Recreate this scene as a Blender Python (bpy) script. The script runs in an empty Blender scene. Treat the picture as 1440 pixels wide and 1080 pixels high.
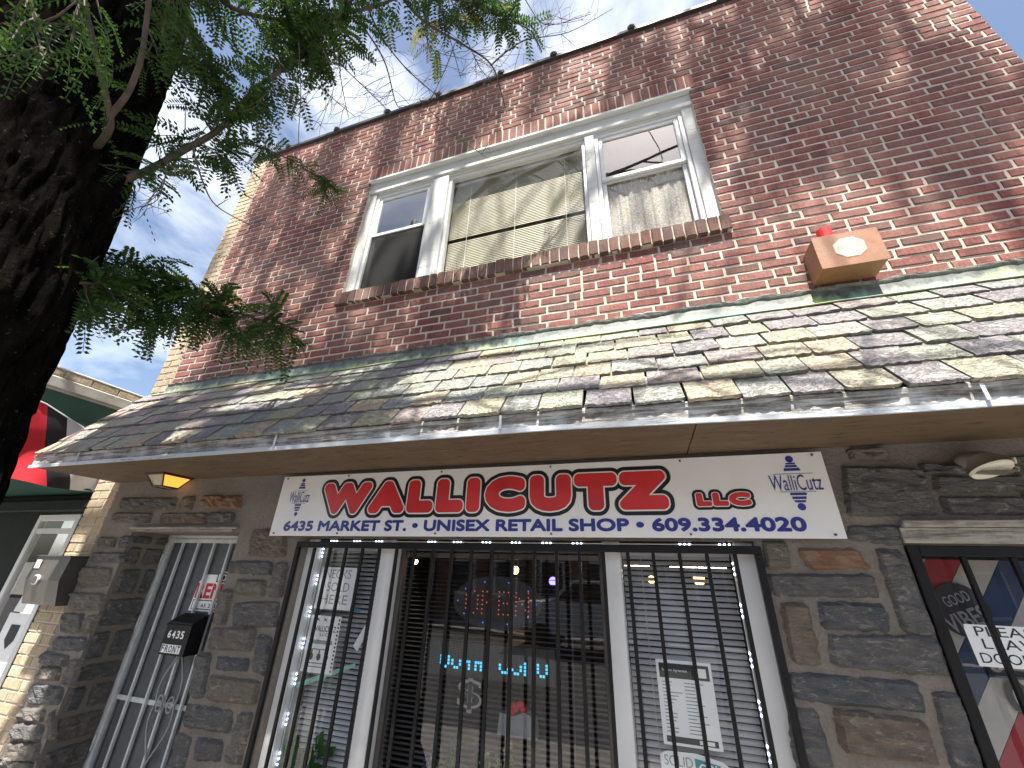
import bpy, math, random
from mathutils import Vector, Matrix, noise
random.seed(7)
SC = bpy.context.scene
COL = SC.collection
R = math.radians

# ---------------------------------------------------------------- camera
cam_d = bpy.data.cameras.new('camera')
cam = bpy.data.objects.new('camera', cam_d); COL.objects.link(cam)
cam_d.sensor_width = 36.0
cam_d.lens = 36.0 * 561.98 / 1440.0
cam_d.clip_start = 0.02; cam_d.clip_end = 2000
CAM = Vector((0, -2.3, 1.75))
RX = Vector((0.95267639, 0.30251446, 0.02987807))
RY = Vector((-0.10419029, 0.41727964, -0.90278574))
RZ = Vector((-0.28557325, 0.85694965, 0.42905153))
m = Matrix.Identity(4)
for i in range(3):
    m[i][0] = RX[i]; m[i][1] = -RY[i]; m[i][2] = -RZ[i]; m[i][3] = CAM[i]
cam.matrix_world = m
SC.camera = cam
def ray(x, y):                       # direction through a photo pixel, scaled to one metre towards the wall
    d = RX * ((x - 720) / 561.98) + RY * ((y - 540) / 561.98) + RZ
    return d / d.y
def at(x, y, t):
    return CAM + ray(x, y) * t
def deep(x, y, z):                   # point at depth z along the view axis
    return CAM + (RX * ((x - 720) / 561.98) + RY * ((y - 540) / 561.98) + RZ) * z
def proj(p):
    v = Vector(p) - CAM
    z = v.dot(RZ)
    if z < 0.05: return None
    return 720 + 561.98 * v.dot(RX) / z, 540 + 561.98 * v.dot(RY) / z

# ---------------------------------------------------------------- sky, sun, exposure
TOSUN = Vector((0.25, -1.0, 2.35)).normalized()
world = bpy.data.worlds.new('World'); SC.world = world; world.use_nodes = True
wn = world.node_tree.nodes; wl = world.node_tree.links
bg = wn['Background']; bg.inputs['Strength'].default_value = 0.066
sky = wn.new('ShaderNodeTexSky'); sky.sky_type = 'NISHITA'; sky.sun_disc = False
sky.sun_elevation = math.asin(TOSUN.z)
sky.sun_rotation = math.atan2(TOSUN.x, TOSUN.y)
sky.air_density = 1.0; sky.dust_density = 2.2; sky.ozone_density = 0.8
tc = wn.new('ShaderNodeTexCoord')
mp = wn.new('ShaderNodeMapping'); mp.inputs['Scale'].default_value = (1.0, 1.0, 2.2); mp.inputs['Location'].default_value = (0.35, 0.1, 0.2)
nz = wn.new('ShaderNodeTexNoise'); nz.inputs['Scale'].default_value = 1.9; nz.inputs['Detail'].default_value = 9; nz.inputs['Roughness'].default_value = 0.55
nz.inputs['Distortion'].default_value = 0.4
cr = wn.new('ShaderNodeValToRGB'); cr.color_ramp.elements[0].position = 0.48; cr.color_ramp.elements[1].position = 0.76
mx = wn.new('ShaderNodeMixRGB'); mx.inputs['Color2'].default_value = (9.2, 9.4, 9.7, 1)
wl.new(tc.outputs['Generated'], mp.inputs['Vector']); wl.new(mp.outputs['Vector'], nz.inputs['Vector'])
wl.new(nz.outputs['Fac'], cr.inputs['Fac']); wl.new(cr.outputs['Color'], mx.inputs['Fac'])
wl.new(sky.outputs['Color'], mx.inputs['Color1']); wl.new(mx.outputs['Color'], bg.inputs['Color'])
sun_d = bpy.data.lights.new('sun', 'SUN'); sun_d.energy = 5.0; sun_d.angle = R(0.53); sun_d.color = (1.0, 0.94, 0.85)
sun = bpy.data.objects.new('sun', sun_d); COL.objects.link(sun)
sun.location = TOSUN * 30; sun.rotation_euler = TOSUN.to_track_quat('Z', 'Y').to_euler()
SC.view_settings.view_transform = 'Standard'; SC.view_settings.look = 'None'
SC.view_settings.gamma = 1.0; SC.view_settings.use_curve_mapping = False
SC.view_settings.exposure = 1.75
SC.cycles.use_denoising = True
SC.cycles.max_bounces = 10; SC.cycles.transparent_max_bounces = 24
SC.cycles.sample_clamp_indirect = 4.0

# ---------------------------------------------------------------- node helper and materials
class G:
    def __init__(s, name):
        s.m = bpy.data.materials.new(name); s.m.use_nodes = True
        s.t = s.m.node_tree; s.n = s.t.nodes; s.l = s.t.links
        s.b = s.n['Principled BSDF']; s.out = s.n['Material Output']
        s.co = None
    def link(s, a, b): s.l.new(a, b)
    def coords(s, scale=(1, 1, 1), rot=(0, 0, 0), kind='pos'):
        if kind == 'pos':
            src = s.n.new('ShaderNodeNewGeometry').outputs['Position']
        else:
            src = s.n.new('ShaderNodeTexCoord').outputs['Object']
        mp = s.n.new('ShaderNodeMapping'); mp.inputs['Scale'].default_value = scale; mp.inputs['Rotation'].default_value = rot
        s.link(src, mp.inputs['Vector']); return mp.outputs['Vector']
    def noise(s, vec, scale, detail=6, rough=0.6, dist=0.0):
        n = s.n.new('ShaderNodeTexNoise'); n.inputs['Scale'].default_value = scale; n.inputs['Detail'].default_value = detail
        n.inputs['Roughness'].default_value = rough; n.inputs['Distortion'].default_value = dist
        s.link(vec, n.inputs['Vector']); return n.outputs['Fac']
    def vor(s, vec, scale, feat='F1'):
        n = s.n.new('ShaderNodeTexVoronoi'); n.feature = feat; n.inputs['Scale'].default_value = scale
        s.link(vec, n.inputs['Vector']); return n.outputs['Distance']
    def ramp(s, fac, stops, interp='LINEAR'):
        r = s.n.new('ShaderNodeValToRGB'); r.color_ramp.interpolation = interp
        e = r.color_ramp.elements
        while len(e) < len(stops): e.new(0.5)
        for k, (p, c) in enumerate(stops):
            e[k].position = p
            if isinstance(c, (int, float)): c = (c, c, c)
            e[k].color = (c[0], c[1], c[2], 1)
        s.link(fac, r.inputs['Fac']); return r.outputs['Color']
    def mix(s, fac, a, b, mode='MIX'):
        x = s.n.new('ShaderNodeMixRGB'); x.blend_type = mode
        for k, v in (('Fac', fac), ('Color1', a), ('Color2', b)):
            if isinstance(v, (int, float)) : x.inputs[k].default_value = v if k == 'Fac' else (v, v, v, 1)
            elif isinstance(v, tuple): x.inputs[k].default_value = (v[0], v[1], v[2], 1)
            else: s.link(v, x.inputs[k])
        return x.outputs['Color']
    def math(s, op, a, b=0.0):
        x = s.n.new('ShaderNodeMath'); x.operation = op
        for k, v in enumerate((a, b)):
            if isinstance(v, (int, float)): x.inputs[k].default_value = v
            else: s.link(v, x.inputs[k])
        return x.outputs[0]
    def piece(s):                    # a value that differs from piece to piece
        oi = s.n.new('ShaderNodeObjectInfo').outputs['Random']
        ii = s.n.new('ShaderNodeNewGeometry').outputs['Random Per Island']
        return s.math('FRACT', s.math('ADD', s.math('MULTIPLY', oi, 7.31), s.math('MULTIPLY', ii, 3.17)))
    def base(s, c):
        if isinstance(c, tuple): s.b.inputs['Base Color'].default_value = (c[0], c[1], c[2], 1)
        else: s.link(c, s.b.inputs['Base Color'])
        return s
    def rough(s, r):
        if isinstance(r, (int, float)): s.b.inputs['Roughness'].default_value = r
        else: s.link(r, s.b.inputs['Roughness'])
        return s
    def spec(s, v): s.b.inputs['Specular IOR Level'].default_value = v; return s
    def metal(s, v): s.b.inputs['Metallic'].default_value = v; return s
    def bump(s, h, strength=0.5, dist=0.01):
        b = s.n.new('ShaderNodeBump'); b.inputs['Strength'].default_value = strength; b.inputs['Distance'].default_value = dist
        s.link(h, b.inputs['Height']); s.link(b.outputs['Normal'], s.b.inputs['Normal']); return s
    def emit(s, c, k):
        s.b.inputs['Emission Color'].default_value = (c[0], c[1], c[2], 1); s.b.inputs['Emission Strength'].default_value = k; return s

def plain(name, c, rough=0.6, var=0.12, scale=9.0, bump=0.0, metal=0.0, spec=0.5):
    g = G(name); v = g.coords(); n = g.noise(v, scale)
    lo = tuple(x * (1 - var * 1.6) for x in c); hi = tuple(min(1, x * (1 + var)) for x in c)
    g.base(g.ramp(n, [(0.3, lo), (0.7, hi)])).rough(rough).metal(metal).spec(spec)
    if bump: g.bump(g.noise(v, scale * 6), bump, 0.004)
    return g.m
def glow(name, c, k):
    g = G(name); g.base((c[0] * .5, c[1] * .5, c[2] * .5)).rough(0.4).emit(c, k); return g.m

M = {}
# red brick, wire-cut face
def brick_mat(name, cols, mortar_smear):
    g = G(name); p = g.piece()
    n = len(cols)
    base = g.ramp(p, [(k / n, c) for k, c in enumerate(cols)], 'CONSTANT')
    v = g.coords((60, 60, 4)); st = g.noise(v, 1.6, 4, 0.75)
    v2 = g.coords(); big = g.noise(v2, 1.7, 5); fine = g.noise(v2, 55, 5, 0.7)
    c = g.mix(g.ramp(st, [(.38, 0.0), (.66, .85)]), base, g.mix(1.0, base, (0.45, 0.42, 0.45), 'MULTIPLY'))
    c = g.mix(g.ramp(fine, [(0.52, 0.0), (0.72, 0.5)]), c, g.mix(1.0, c, (1.55, 1.5, 1.5), 'MULTIPLY'))
    c = g.mix(g.ramp(big, [(0.36, 0.0), (0.68, 0.42)]), c, (0.30, 0.205, 0.165))
    sm = g.noise(v2, 11, 7, 0.75)
    c = g.mix(g.ramp(sm, [(0.60, 0.0), (0.74, mortar_smear)]), c, (0.46, 0.40, 0.34))
    g.base(c).rough(0.88).spec(0.25)
    g.bump(g.math('ADD', g.math('MULTIPLY', st, 1.0), fine), 0.75, 0.006)
    return g.m
M['brick'] = brick_mat('red_brick', [(0.230, 0.078, 0.066), (0.196, 0.067, 0.059), (0.258, 0.092, 0.076), (0.213, 0.071, 0.061), (0.168, 0.060, 0.055),
                                     (0.241, 0.083, 0.068), (0.202, 0.071, 0.064), (0.280, 0.106, 0.085), (0.123, 0.057, 0.054), (0.218, 0.076, 0.068), (0.246, 0.086, 0.071), (0.185, 0.063, 0.057)], 0.55)
M['sill_brick'] = brick_mat('sill_brick', [(.125, .060, .050), (.10, .055, .045), (.15, .070, .055), (.085, .050, .045), (.17, .095, .075)], 0.5)
M['buff'] = brick_mat('buff_brick', [(.52, .43, .28), (.46, .39, .26), (.56, .48, .33), (.42, .35, .23), (.50, .43, .30)], 0.3)
g = G('mortar'); v = g.coords(); a = g.noise(v, 5); b = g.noise(v, 60, 6, 0.7)
g.base(g.mix(g.ramp(b, [(.4, 0.0), (.7, .45)]), g.ramp(a, [(.3, (.44, .39, .33)), (.7, (.56, .505, .435))]), (.40, .35, .30))).rough(.95).spec(.2).bump(b, .8, .006); M['mortar'] = g.m
g = G('stone_mortar'); v = g.coords(); a = g.noise(v, 3); b = g.noise(v, 70, 7, 0.75)
g.base(g.mix(g.ramp(b, [(.4, 0.0), (.7, .5)]), g.ramp(a, [(.3, (.205, .183, .158)), (.7, (.295, .267, .234))]), (.13, .112, .094))).rough(.95).spec(.2).bump(b, .9, .012); M['stone_mortar'] = g.m
# stone
g = G('field_stone'); p = g.piece(); v = g.coords((1, 1, 1.6)); v2 = g.coords((9, 9, 30), (0, R(8), 0))
base = g.ramp(p, [(0, (0.201, 0.199, 0.198)), (.16, (0.244, 0.222, 0.193)), (.30, (0.159, 0.166, 0.178)), (.45, (0.262, 0.232, 0.189)), (.60, (0.189, 0.185, 0.183)), (.78, (0.232, 0.213, 0.195)), (.93, (0.275, 0.222, 0.170))], 'CONSTANT')
lay = g.noise(v2, 1.2, 6, .7, .6); fine = g.noise(v, 90, 6, .75); mid = g.noise(v, 14, 7, .7)
c = g.mix(g.ramp(lay, [(.35, 0.0), (.7, .6)]), base, g.mix(1.0, base, (.62, .62, .63), 'MULTIPLY'))
rim = g.noise(g.coords((6, 6, 16), (0, R(-20), 0)), 2.2, 8, .75, 1.5)
c = g.mix(g.ramp(mid, [(.52, 0.0), (.72, .6)]), c, (.34, .30, .25))
c = g.mix(g.ramp(rim, [(.55, 0.0), (.64, .85)]), c, (.46, .43, .38))
c = g.mix(g.ramp(fine, [(.60, 0.0), (.70, .6)]), c, (.42, .42, .42))
g.base(c).rough(.8).spec(.35).bump(g.math('ADD', g.math('MULTIPLY', lay, 2.2), g.math('MULTIPLY', fine, .8)), 1.0, .03); M['stone'] = g.m
g = G('rust_stone'); v = g.coords(); fine = g.noise(v, 60, 6, .75); mid = g.noise(v, 12, 7, .7)
g.base(g.mix(g.ramp(mid, [(.4, 0.0), (.65, .8)]), (.225, .115, .065), (.20, .165, .13))).rough(.85).spec(.3).bump(fine, .9, .01); M['rust_stone'] = g.m
# slate
g = G('slate'); p = g.piece(); v = g.coords(); v2 = g.coords((7, 14, 14))
base = g.ramp(p, [(0, (0.355, 0.370, 0.297)), (.14, (0.268, 0.249, 0.261)), (.28, (0.406, 0.384, 0.283)), (.40, (0.326, 0.341, 0.312)), (.52, (0.341, 0.290, 0.275)), (.64, (0.297, 0.312, 0.290)), (.74, (0.450, 0.384, 0.283)), (.84, (0.239, 0.229, 0.244)), (.93, (0.377, 0.392, 0.334))], 'CONSTANT')
lay = g.noise(v2, 1.6, 7, .65, 1.2); fine = g.noise(v, 75, 6, .75); mid = g.noise(v, 9, 6, .65)
c = g.mix(g.ramp(mid, [(.48, 0.0), (.74, .45)]), base, (.40, .36, .29))
c = g.mix(g.ramp(lay, [(.28, .45), (.42, 0.0)]), c, (.15, .14, .14))
c = g.mix(g.ramp(fine, [(.56, 0.0), (.72, .45)]), c, (.58, .55, .46))
ck = g.ramp(g.noise(g.coords((5, 9, 9), (0, 0, R(25))), 2.4, 9, .75, 2.0), [(.47, 0.0), (.495, 1.0), (.52, 0.0)])
c = g.mix(g.math('MULTIPLY', ck, .35), c, (.09, .075, .06))
sp = g.noise(g.coords(), 3.1, 8, .8); c = g.mix(g.ramp(sp, [(.63, 0.0), (.70, .45)]), c, (.10, .075, .055))
g.base(c).rough(.72).spec(.4).bump(g.math('ADD', g.math('MULTIPLY', lay, 1.8), g.math('ADD', g.math('MULTIPLY', fine, .7), g.math('MULTIPLY', ck, -.35))), 1.0, .014); M['slate'] = g.m
# weathered painted wood
def weathered(name, paint, wood, lo, hi):
    g = G(name); v = g.coords((2.2, 30, 30)); v2 = g.coords()
    n = g.noise(v, 1.6, 8, .7, .5); n2 = g.noise(v2, 8, 7, .7)
    f = g.ramp(g.math('ADD', g.math('MULTIPLY', n, .6), g.math('MULTIPLY', n2, .4)), [(lo, 0.0), (hi, 1.0)])
    w2 = g.ramp(g.noise(v, 6, 6, .7), [(.3, tuple(x * .35 for x in wood)), (.7, wood)])
    g.base(g.mix(f, w2, paint)).rough(.8).spec(.3).bump(g.math('ADD', f, n), .8, .006); return g.m
M['fascia'] = weathered('weathered_fascia', (.44, .44, .43), (.20, .165, .135), .42, .54)
M['drip'] = weathered('drip_board', (.44, .48, .53), (.28, .27, .26), .32, .44)
M['white'] = weathered('white_paint', (.58, .59, .575), (.36, .345, .32), .30, .44)
M['cream'] = weathered('cream_paint', (.36, .34, .29), (.18, .16, .13), .38, .52)
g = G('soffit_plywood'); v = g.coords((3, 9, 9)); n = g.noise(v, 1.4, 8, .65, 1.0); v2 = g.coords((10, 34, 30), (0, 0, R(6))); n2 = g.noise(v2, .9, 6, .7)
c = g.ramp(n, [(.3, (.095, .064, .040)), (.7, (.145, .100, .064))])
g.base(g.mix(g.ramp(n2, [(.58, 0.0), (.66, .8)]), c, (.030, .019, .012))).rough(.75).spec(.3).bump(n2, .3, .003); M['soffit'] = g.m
# patina flashing
g = G('copper_patina'); v = g.coords((9, 9, 2.2)); n = g.noise(v, 1.3, 7, .7, .6); v2 = g.coords(); n2 = g.noise(v2, 26, 6, .7); n3 = g.noise(g.coords((1.1, 1, 1)), 1.2, 3)
sep = g.n.new('ShaderNodeSeparateXYZ'); g.link(g.coords(), sep.inputs[0])
low = g.ramp(g.math('ADD', sep.outputs['Z'], g.math('MULTIPLY', n, .10)), [(.0, 1.0), (1.0, 0.0)])
zf = g.math('ADD', g.math('MULTIPLY', g.math('SUBTRACT', 3.245, sep.outputs['Z']), 9.0), g.math('MULTIPLY', g.math('SUBTRACT', n, .5), 2.2))
f = g.ramp(zf, [(.15, 0.0), (.75, 1.0)])
green = g.mix(g.ramp(n3, [(.42, 0.0), (.58, 1.0)]), (.20, .42, .32), (.44, .50, .22))
dark = g.ramp(n2, [(.35, (.055, .065, .062)), (.7, (.16, .175, .165))])
g.base(g.mix(f, dark, green)).rough(.6).spec(.4).bump(n2, .4, .004); M['patina'] = g.m
M['tar'] = plain('tar_sealant', (.20, .195, .19), .8, .45, 20, .9)
M['coping'] = plain('coping_metal', (.030, .028, .030), .55, .3, 8)
M['black'] = plain('black_iron', (.008, .008, .009), .5, .3, 12, .2, 0, .25)
M['grey_iron'] = plain('grey_iron', (.58, .62, .62), .5, .12, 12)
M['scroll'] = plain('scroll_iron', (.30, .32, .33), .5, .12, 12)
M['rust'] = None
g = G('rusty_copper_box'); v = g.coords(); n = g.noise(v, 10, 8, .75); n2 = g.noise(v, 120, 4, .8); n3 = g.noise(v, 5, 4)
c = g.ramp(n, [(.3, (.20, .085, .036)), (.6, (.31, .15, .078)), (.8, (.26, .135, .09))])
c = g.mix(g.math('MULTIPLY', g.ramp(n2, [(.50, 0.0), (.58, 1.0)]), g.ramp(n3, [(.45, 0.0), (.62, .85)])), c, (.10, .06, .055))
g.base(c).rough(.55).spec(.5).bump(n2, .3, .003); M['rust'] = g.m
M['red_plastic'] = plain('red_lens', (.75, .03, .03), .35, .05)
M['label_white'] = plain('label_white', (.72, .69, .58), .5, .05)
M['label_gold'] = plain('label_gold', (.48, .36, .16), .5, .1)
M['sign_white'] = None
g = G('sign_white'); v = g.coords(); n = g.noise(v, 2.5, 6); n2 = g.noise(v, 30, 7, .75)
g.base(g.mix(g.ramp(n2, [(.76, 0.0), (.80, .3)]), g.ramp(n, [(.3, (.70, .70, .70)), (.7, (.80, .80, .80))]), (.35, .34, .33))).rough(.28).spec(.5); M['sign_white'] = g.m
M['sign_red'] = plain('sign_red', (.56, .034, .036), .3, .12, 4)
M['sign_black'] = plain('sign_black', (.012, .014, .016), .3, .2, 4)
M['sign_blue'] = plain('sign_blue', (.035, .040, .23), .3, .12, 4)
M['paper'] = plain('paper', (.85, .87, .88), .7, .04)
M['ink'] = plain('ink', (.03, .03, .035), .7, .1)
M['ink_grey'] = plain('ink_grey', (.30, .31, .32), .7, .1)
M['red_ink'] = plain('red_ink', (.55, .02, .03), .6, .1)
M['tape'] = plain('blue_tape', (.03, .18, .30), .6, .1)
M['mint'] = plain('mint_tape', (.25, .55, .45), .6, .1)
M['teal_ink'] = plain('teal_ink', (.02, .30, .34), .6, .1)
M['slat'] = plain('blind_slat', (.60, .61, .62), .45, .08)
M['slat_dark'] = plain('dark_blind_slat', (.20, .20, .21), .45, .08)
M['slat_up'] = plain('cream_blind_slat', (.46, .43, .33), .5, .06)
M['curtain'] = None
g = G('lace_curtain'); v = g.coords((1, 1, 1)); n = g.noise(v, 90, 5, .8); n2 = g.noise(v, 5, 4)
g.base(g.mix(g.ramp(n, [(.44, 0.0), (.60, 1.0)]), (.26, .235, .20), g.ramp(n2, [(.3, (.46, .44, .43)), (.7, (.56, .54, .54))]))).rough(.9); M['curtain'] = g.m
g = G('dark_screen'); g.base((.03, .031, .03)).rough(.9).spec(.1); tr = g.n.new('ShaderNodeBsdfTransparent'); ms = g.n.new('ShaderNodeMixShader'); ms.inputs['Fac'].default_value = .55
g.link(tr.outputs[0], ms.inputs[1]); g.link(g.b.outputs[0], ms.inputs[2]); g.link(ms.outputs[0], g.out.inputs['Surface']); M['screen_dark'] = g.m
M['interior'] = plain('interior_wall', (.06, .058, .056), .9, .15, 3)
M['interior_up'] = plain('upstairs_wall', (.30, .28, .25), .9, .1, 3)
M['dark_wood'] = plain('dark_wood', (.05, .045, .04), .6, .3, 6)
M['shelf'] = plain('shelf_wood', (.36, .20, .09), .6, .2, 6)
M['vinyl'] = plain('vinyl_frame', (.66, .67, .67), .4, .06, 4)
M['steel'] = plain('brushed_steel', (.085, .08, .075), .4, .2, 6, 0, .3)
M['mailbox_black'] = plain('mailbox_black', (.007, .007, .008), .5, .2, 8, 0, 0, .25)
M['green_panel'] = plain('green_panel', (.018, .075, .055), .5, .15, 5)
M['stucco'] = plain('grey_cornice', (.36, .35, .31), .8, .15, 6, .4)
M['flag_red'] = plain('flag_red', (.60, .02, .035), .8, .08, 5)
M['flag_black'] = plain('flag_black', (.016, .016, .020), .8, .2, 5)
M['flag_white'] = plain('flag_white', (.62, .63, .66), .8, .06, 5)
M['dark_paint'] = plain('dark_green_paint', (.009, .014, .012), .7, .2, 6, 0, 0, .2)
M['stripe_red'] = plain('stripe_red', (.36, .02, .035), .5, .08)
M['stripe_blue'] = plain('stripe_blue', (.02, .05, .13), .5, .08)
M['stripe_white'] = plain('stripe_white', (.50, .48, .45), .5, .08)
M['flood'] = plain('floodlight_housing', (.22, .20, .165), .5, .12)
M['bronze'] = plain('lantern_bronze', (.06, .035, .02), .5, .3)
M['amber'] = glow('amber_glass', (1.0, .42, .06), .42)
M['amber_dim'] = plain('frosted_glass', (.42, .34, .22), .4, .2)
M['led'] = glow('led_white', (.72, .80, 1.0), 3.5)
M['led_red'] = glow('led_red', (1.0, .16, .12), .16)
M['led_blue'] = glow('led_blue', (.16, .25, 1.0), .25)
M['led_cyan'] = glow('led_cyan', (.08, .55, 1.0), .45)
M['bulb'] = glow('warm_bulb', (1.0, .48, .12), 4.5)
M['tube'] = glow('fluorescent_tube', (1.0, .90, .76), 9.0)
M['led_off'] = plain('led_panel', (.02, .02, .022), .5, .3)
M['purple'] = glow('purple_lamp', (.25, .2, 1.0), 1.2)
def glass_mat(name, tint, k, add):
    g = G(name); tr = g.n.new('ShaderNodeBsdfTransparent'); tr.inputs['Color'].default_value = (*tint, 1)
    gl = g.n.new('ShaderNodeBsdfGlossy'); gl.inputs['Roughness'].default_value = 0.0
    nv = g.coords((1, 1, 1)); bp = g.n.new('ShaderNodeBump'); bp.inputs['Strength'].default_value = .06; bp.inputs['Distance'].default_value = .02
    g.link(g.noise(nv, 1.6, 2), bp.inputs['Height']); g.link(bp.outputs['Normal'], gl.inputs['Normal'])
    ge = g.n.new('ShaderNodeNewGeometry'); dt = g.n.new('ShaderNodeVectorMath'); dt.operation = 'DOT_PRODUCT'
    g.link(ge.outputs['Normal'], dt.inputs[0]); g.link(ge.outputs['Incoming'], dt.inputs[1])
    fr = g.math('ADD', .04, g.math('MULTIPLY', .96, g.math('POWER', g.math('SUBTRACT', 1.0, g.math('ABSOLUTE', dt.outputs['Value'])), 5.0)))   # same from both sides of the sheet
    f = g.math('MINIMUM', g.math('ADD', g.math('MULTIPLY', fr, k), add), 0.95)
    mxs = g.n.new('ShaderNodeMixShader'); g.link(f, mxs.inputs['Fac']); g.link(tr.outputs[0], mxs.inputs[1]); g.link(gl.outputs[0], mxs.inputs[2])
    g.link(mxs.outputs[0], g.out.inputs['Surface']); return g.m
M['glass'] = glass_mat('shop_glass', (.94, .95, .95), 2.3, .0)
M['glass_up'] = glass_mat('upper_glass', (.90, .92, .92), 2.8, .16)
M['glass_mid'] = glass_mat('picture_glass', (.97, .98, .96), 1.2, .0)
# bark and leaves
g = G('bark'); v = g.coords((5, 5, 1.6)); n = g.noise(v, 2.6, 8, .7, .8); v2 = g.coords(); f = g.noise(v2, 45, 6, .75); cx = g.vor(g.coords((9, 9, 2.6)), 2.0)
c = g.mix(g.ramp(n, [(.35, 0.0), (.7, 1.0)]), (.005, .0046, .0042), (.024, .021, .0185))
g.base(g.mix(g.ramp(f, [(.60, 0.0), (.68, .8)]), c, (.12, .11, .10))).rough(1.0).spec(.0).bump(g.math('ADD', g.math('MULTIPLY', n, 2.0), g.math('ADD', f, cx)), 1.0, .06); M['bark'] = g.m  # pale specks put the highlights on the bark plates into the colour
M['twig'] = plain('twig_bark', (.085, .065, .05), .85, .25, 12)
def leaf_mat(name, a, b):
    g = G(name); p = g.n.new('ShaderNodeNewGeometry').outputs['Random Per Island']
    c = g.ramp(p, [(0, a), (1, b)])
    g.base(c).rough(.6).spec(.12)
    tl = g.n.new('ShaderNodeBsdfTranslucent'); g.link(g.mix(1.0, c, (1.5, 1.7, .7), 'MULTIPLY'), tl.inputs['Color'])
    ms = g.n.new('ShaderNodeMixShader'); ms.inputs['Fac'].default_value = .20
    g.link(g.b.outputs[0], ms.inputs[1]); g.link(tl.outputs[0], ms.inputs[2]); g.link(ms.outputs[0], g.out.inputs['Surface']); return g.m
M['leaf'] = leaf_mat('leaf_green', (.022, .050, .018), (.060, .105, .028))
M['leaf_yellow'] = leaf_mat('leaf_yellow', (.20, .20, .03), (.32, .26, .04))
M['concrete'] = plain('concrete_pavement', (.25, .24, .225), .9, .15, 3, .3)
M['asphalt'] = plain('asphalt', (.06, .06, .062), .9, .25, 8, .4)
M['plant'] = leaf_mat('house_plant', (.02, .08, .02), (.06, .16, .05))
M['flower_blue'] = plain('blue_petal', (.06, .08, .32), .7, .3, 30)
M['flower_cream'] = plain('cream_petal', (.42, .40, .22), .7, .3, 30)
M['car_white'] = plain('car_paint', (.70, .70, .70), .25, .04)
M['car_dark'] = plain('car_trim', (.02, .02, .022), .4, .2)

# ---------------------------------------------------------------- object helpers
LOC = {}
def tag(o, label=None, cat=None, group=None, kind=None):
    if label: o['label'] = label
    if cat: o['category'] = cat
    if group: o['group'] = group
    if kind: o['kind'] = kind
    return o
def put(name, me, mat, parent=None, loc=(0, 0, 0)):
    o = bpy.data.objects.new(name, me); COL.objects.link(o)
    if mat is not None and not me.materials: me.materials.append(M[mat] if isinstance(mat, str) else mat)
    p = Vector(loc); LOC[o.name] = p
    if parent is not None:
        o.parent = parent; o.location = p - LOC[parent.name]
    else: o.location = p
    return o
GROUPS = {'venetian_blind': 'venetian blinds in the windows', 'flyer': 'flyers taped in the left shop pane', 'led_strip': 'white LED strips round the shop window', 'pendant_bulb': 'bulbs hanging inside the shop', 'ceiling_tube': 'fluorescent tubes inside the shop', 'potted_flowers': 'flowers at the foot of the shop window'}
def thing(name, loc, label, cat, group=None):
    o = bpy.data.objects.new(name, None); COL.objects.link(o); o.location = loc; o.empty_display_size = .1
    LOC[o.name] = Vector(loc)
    return tag(o, label, cat, group or GROUPS.get(name))
def mk(name, V, F, smooth=False):
    me = bpy.data.meshes.new(name); me.from_pydata([tuple(v) for v in V], [], F); me.update()
    if smooth: me.polygons.foreach_set('use_smooth', [True] * len(me.polygons))
    return me
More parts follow.
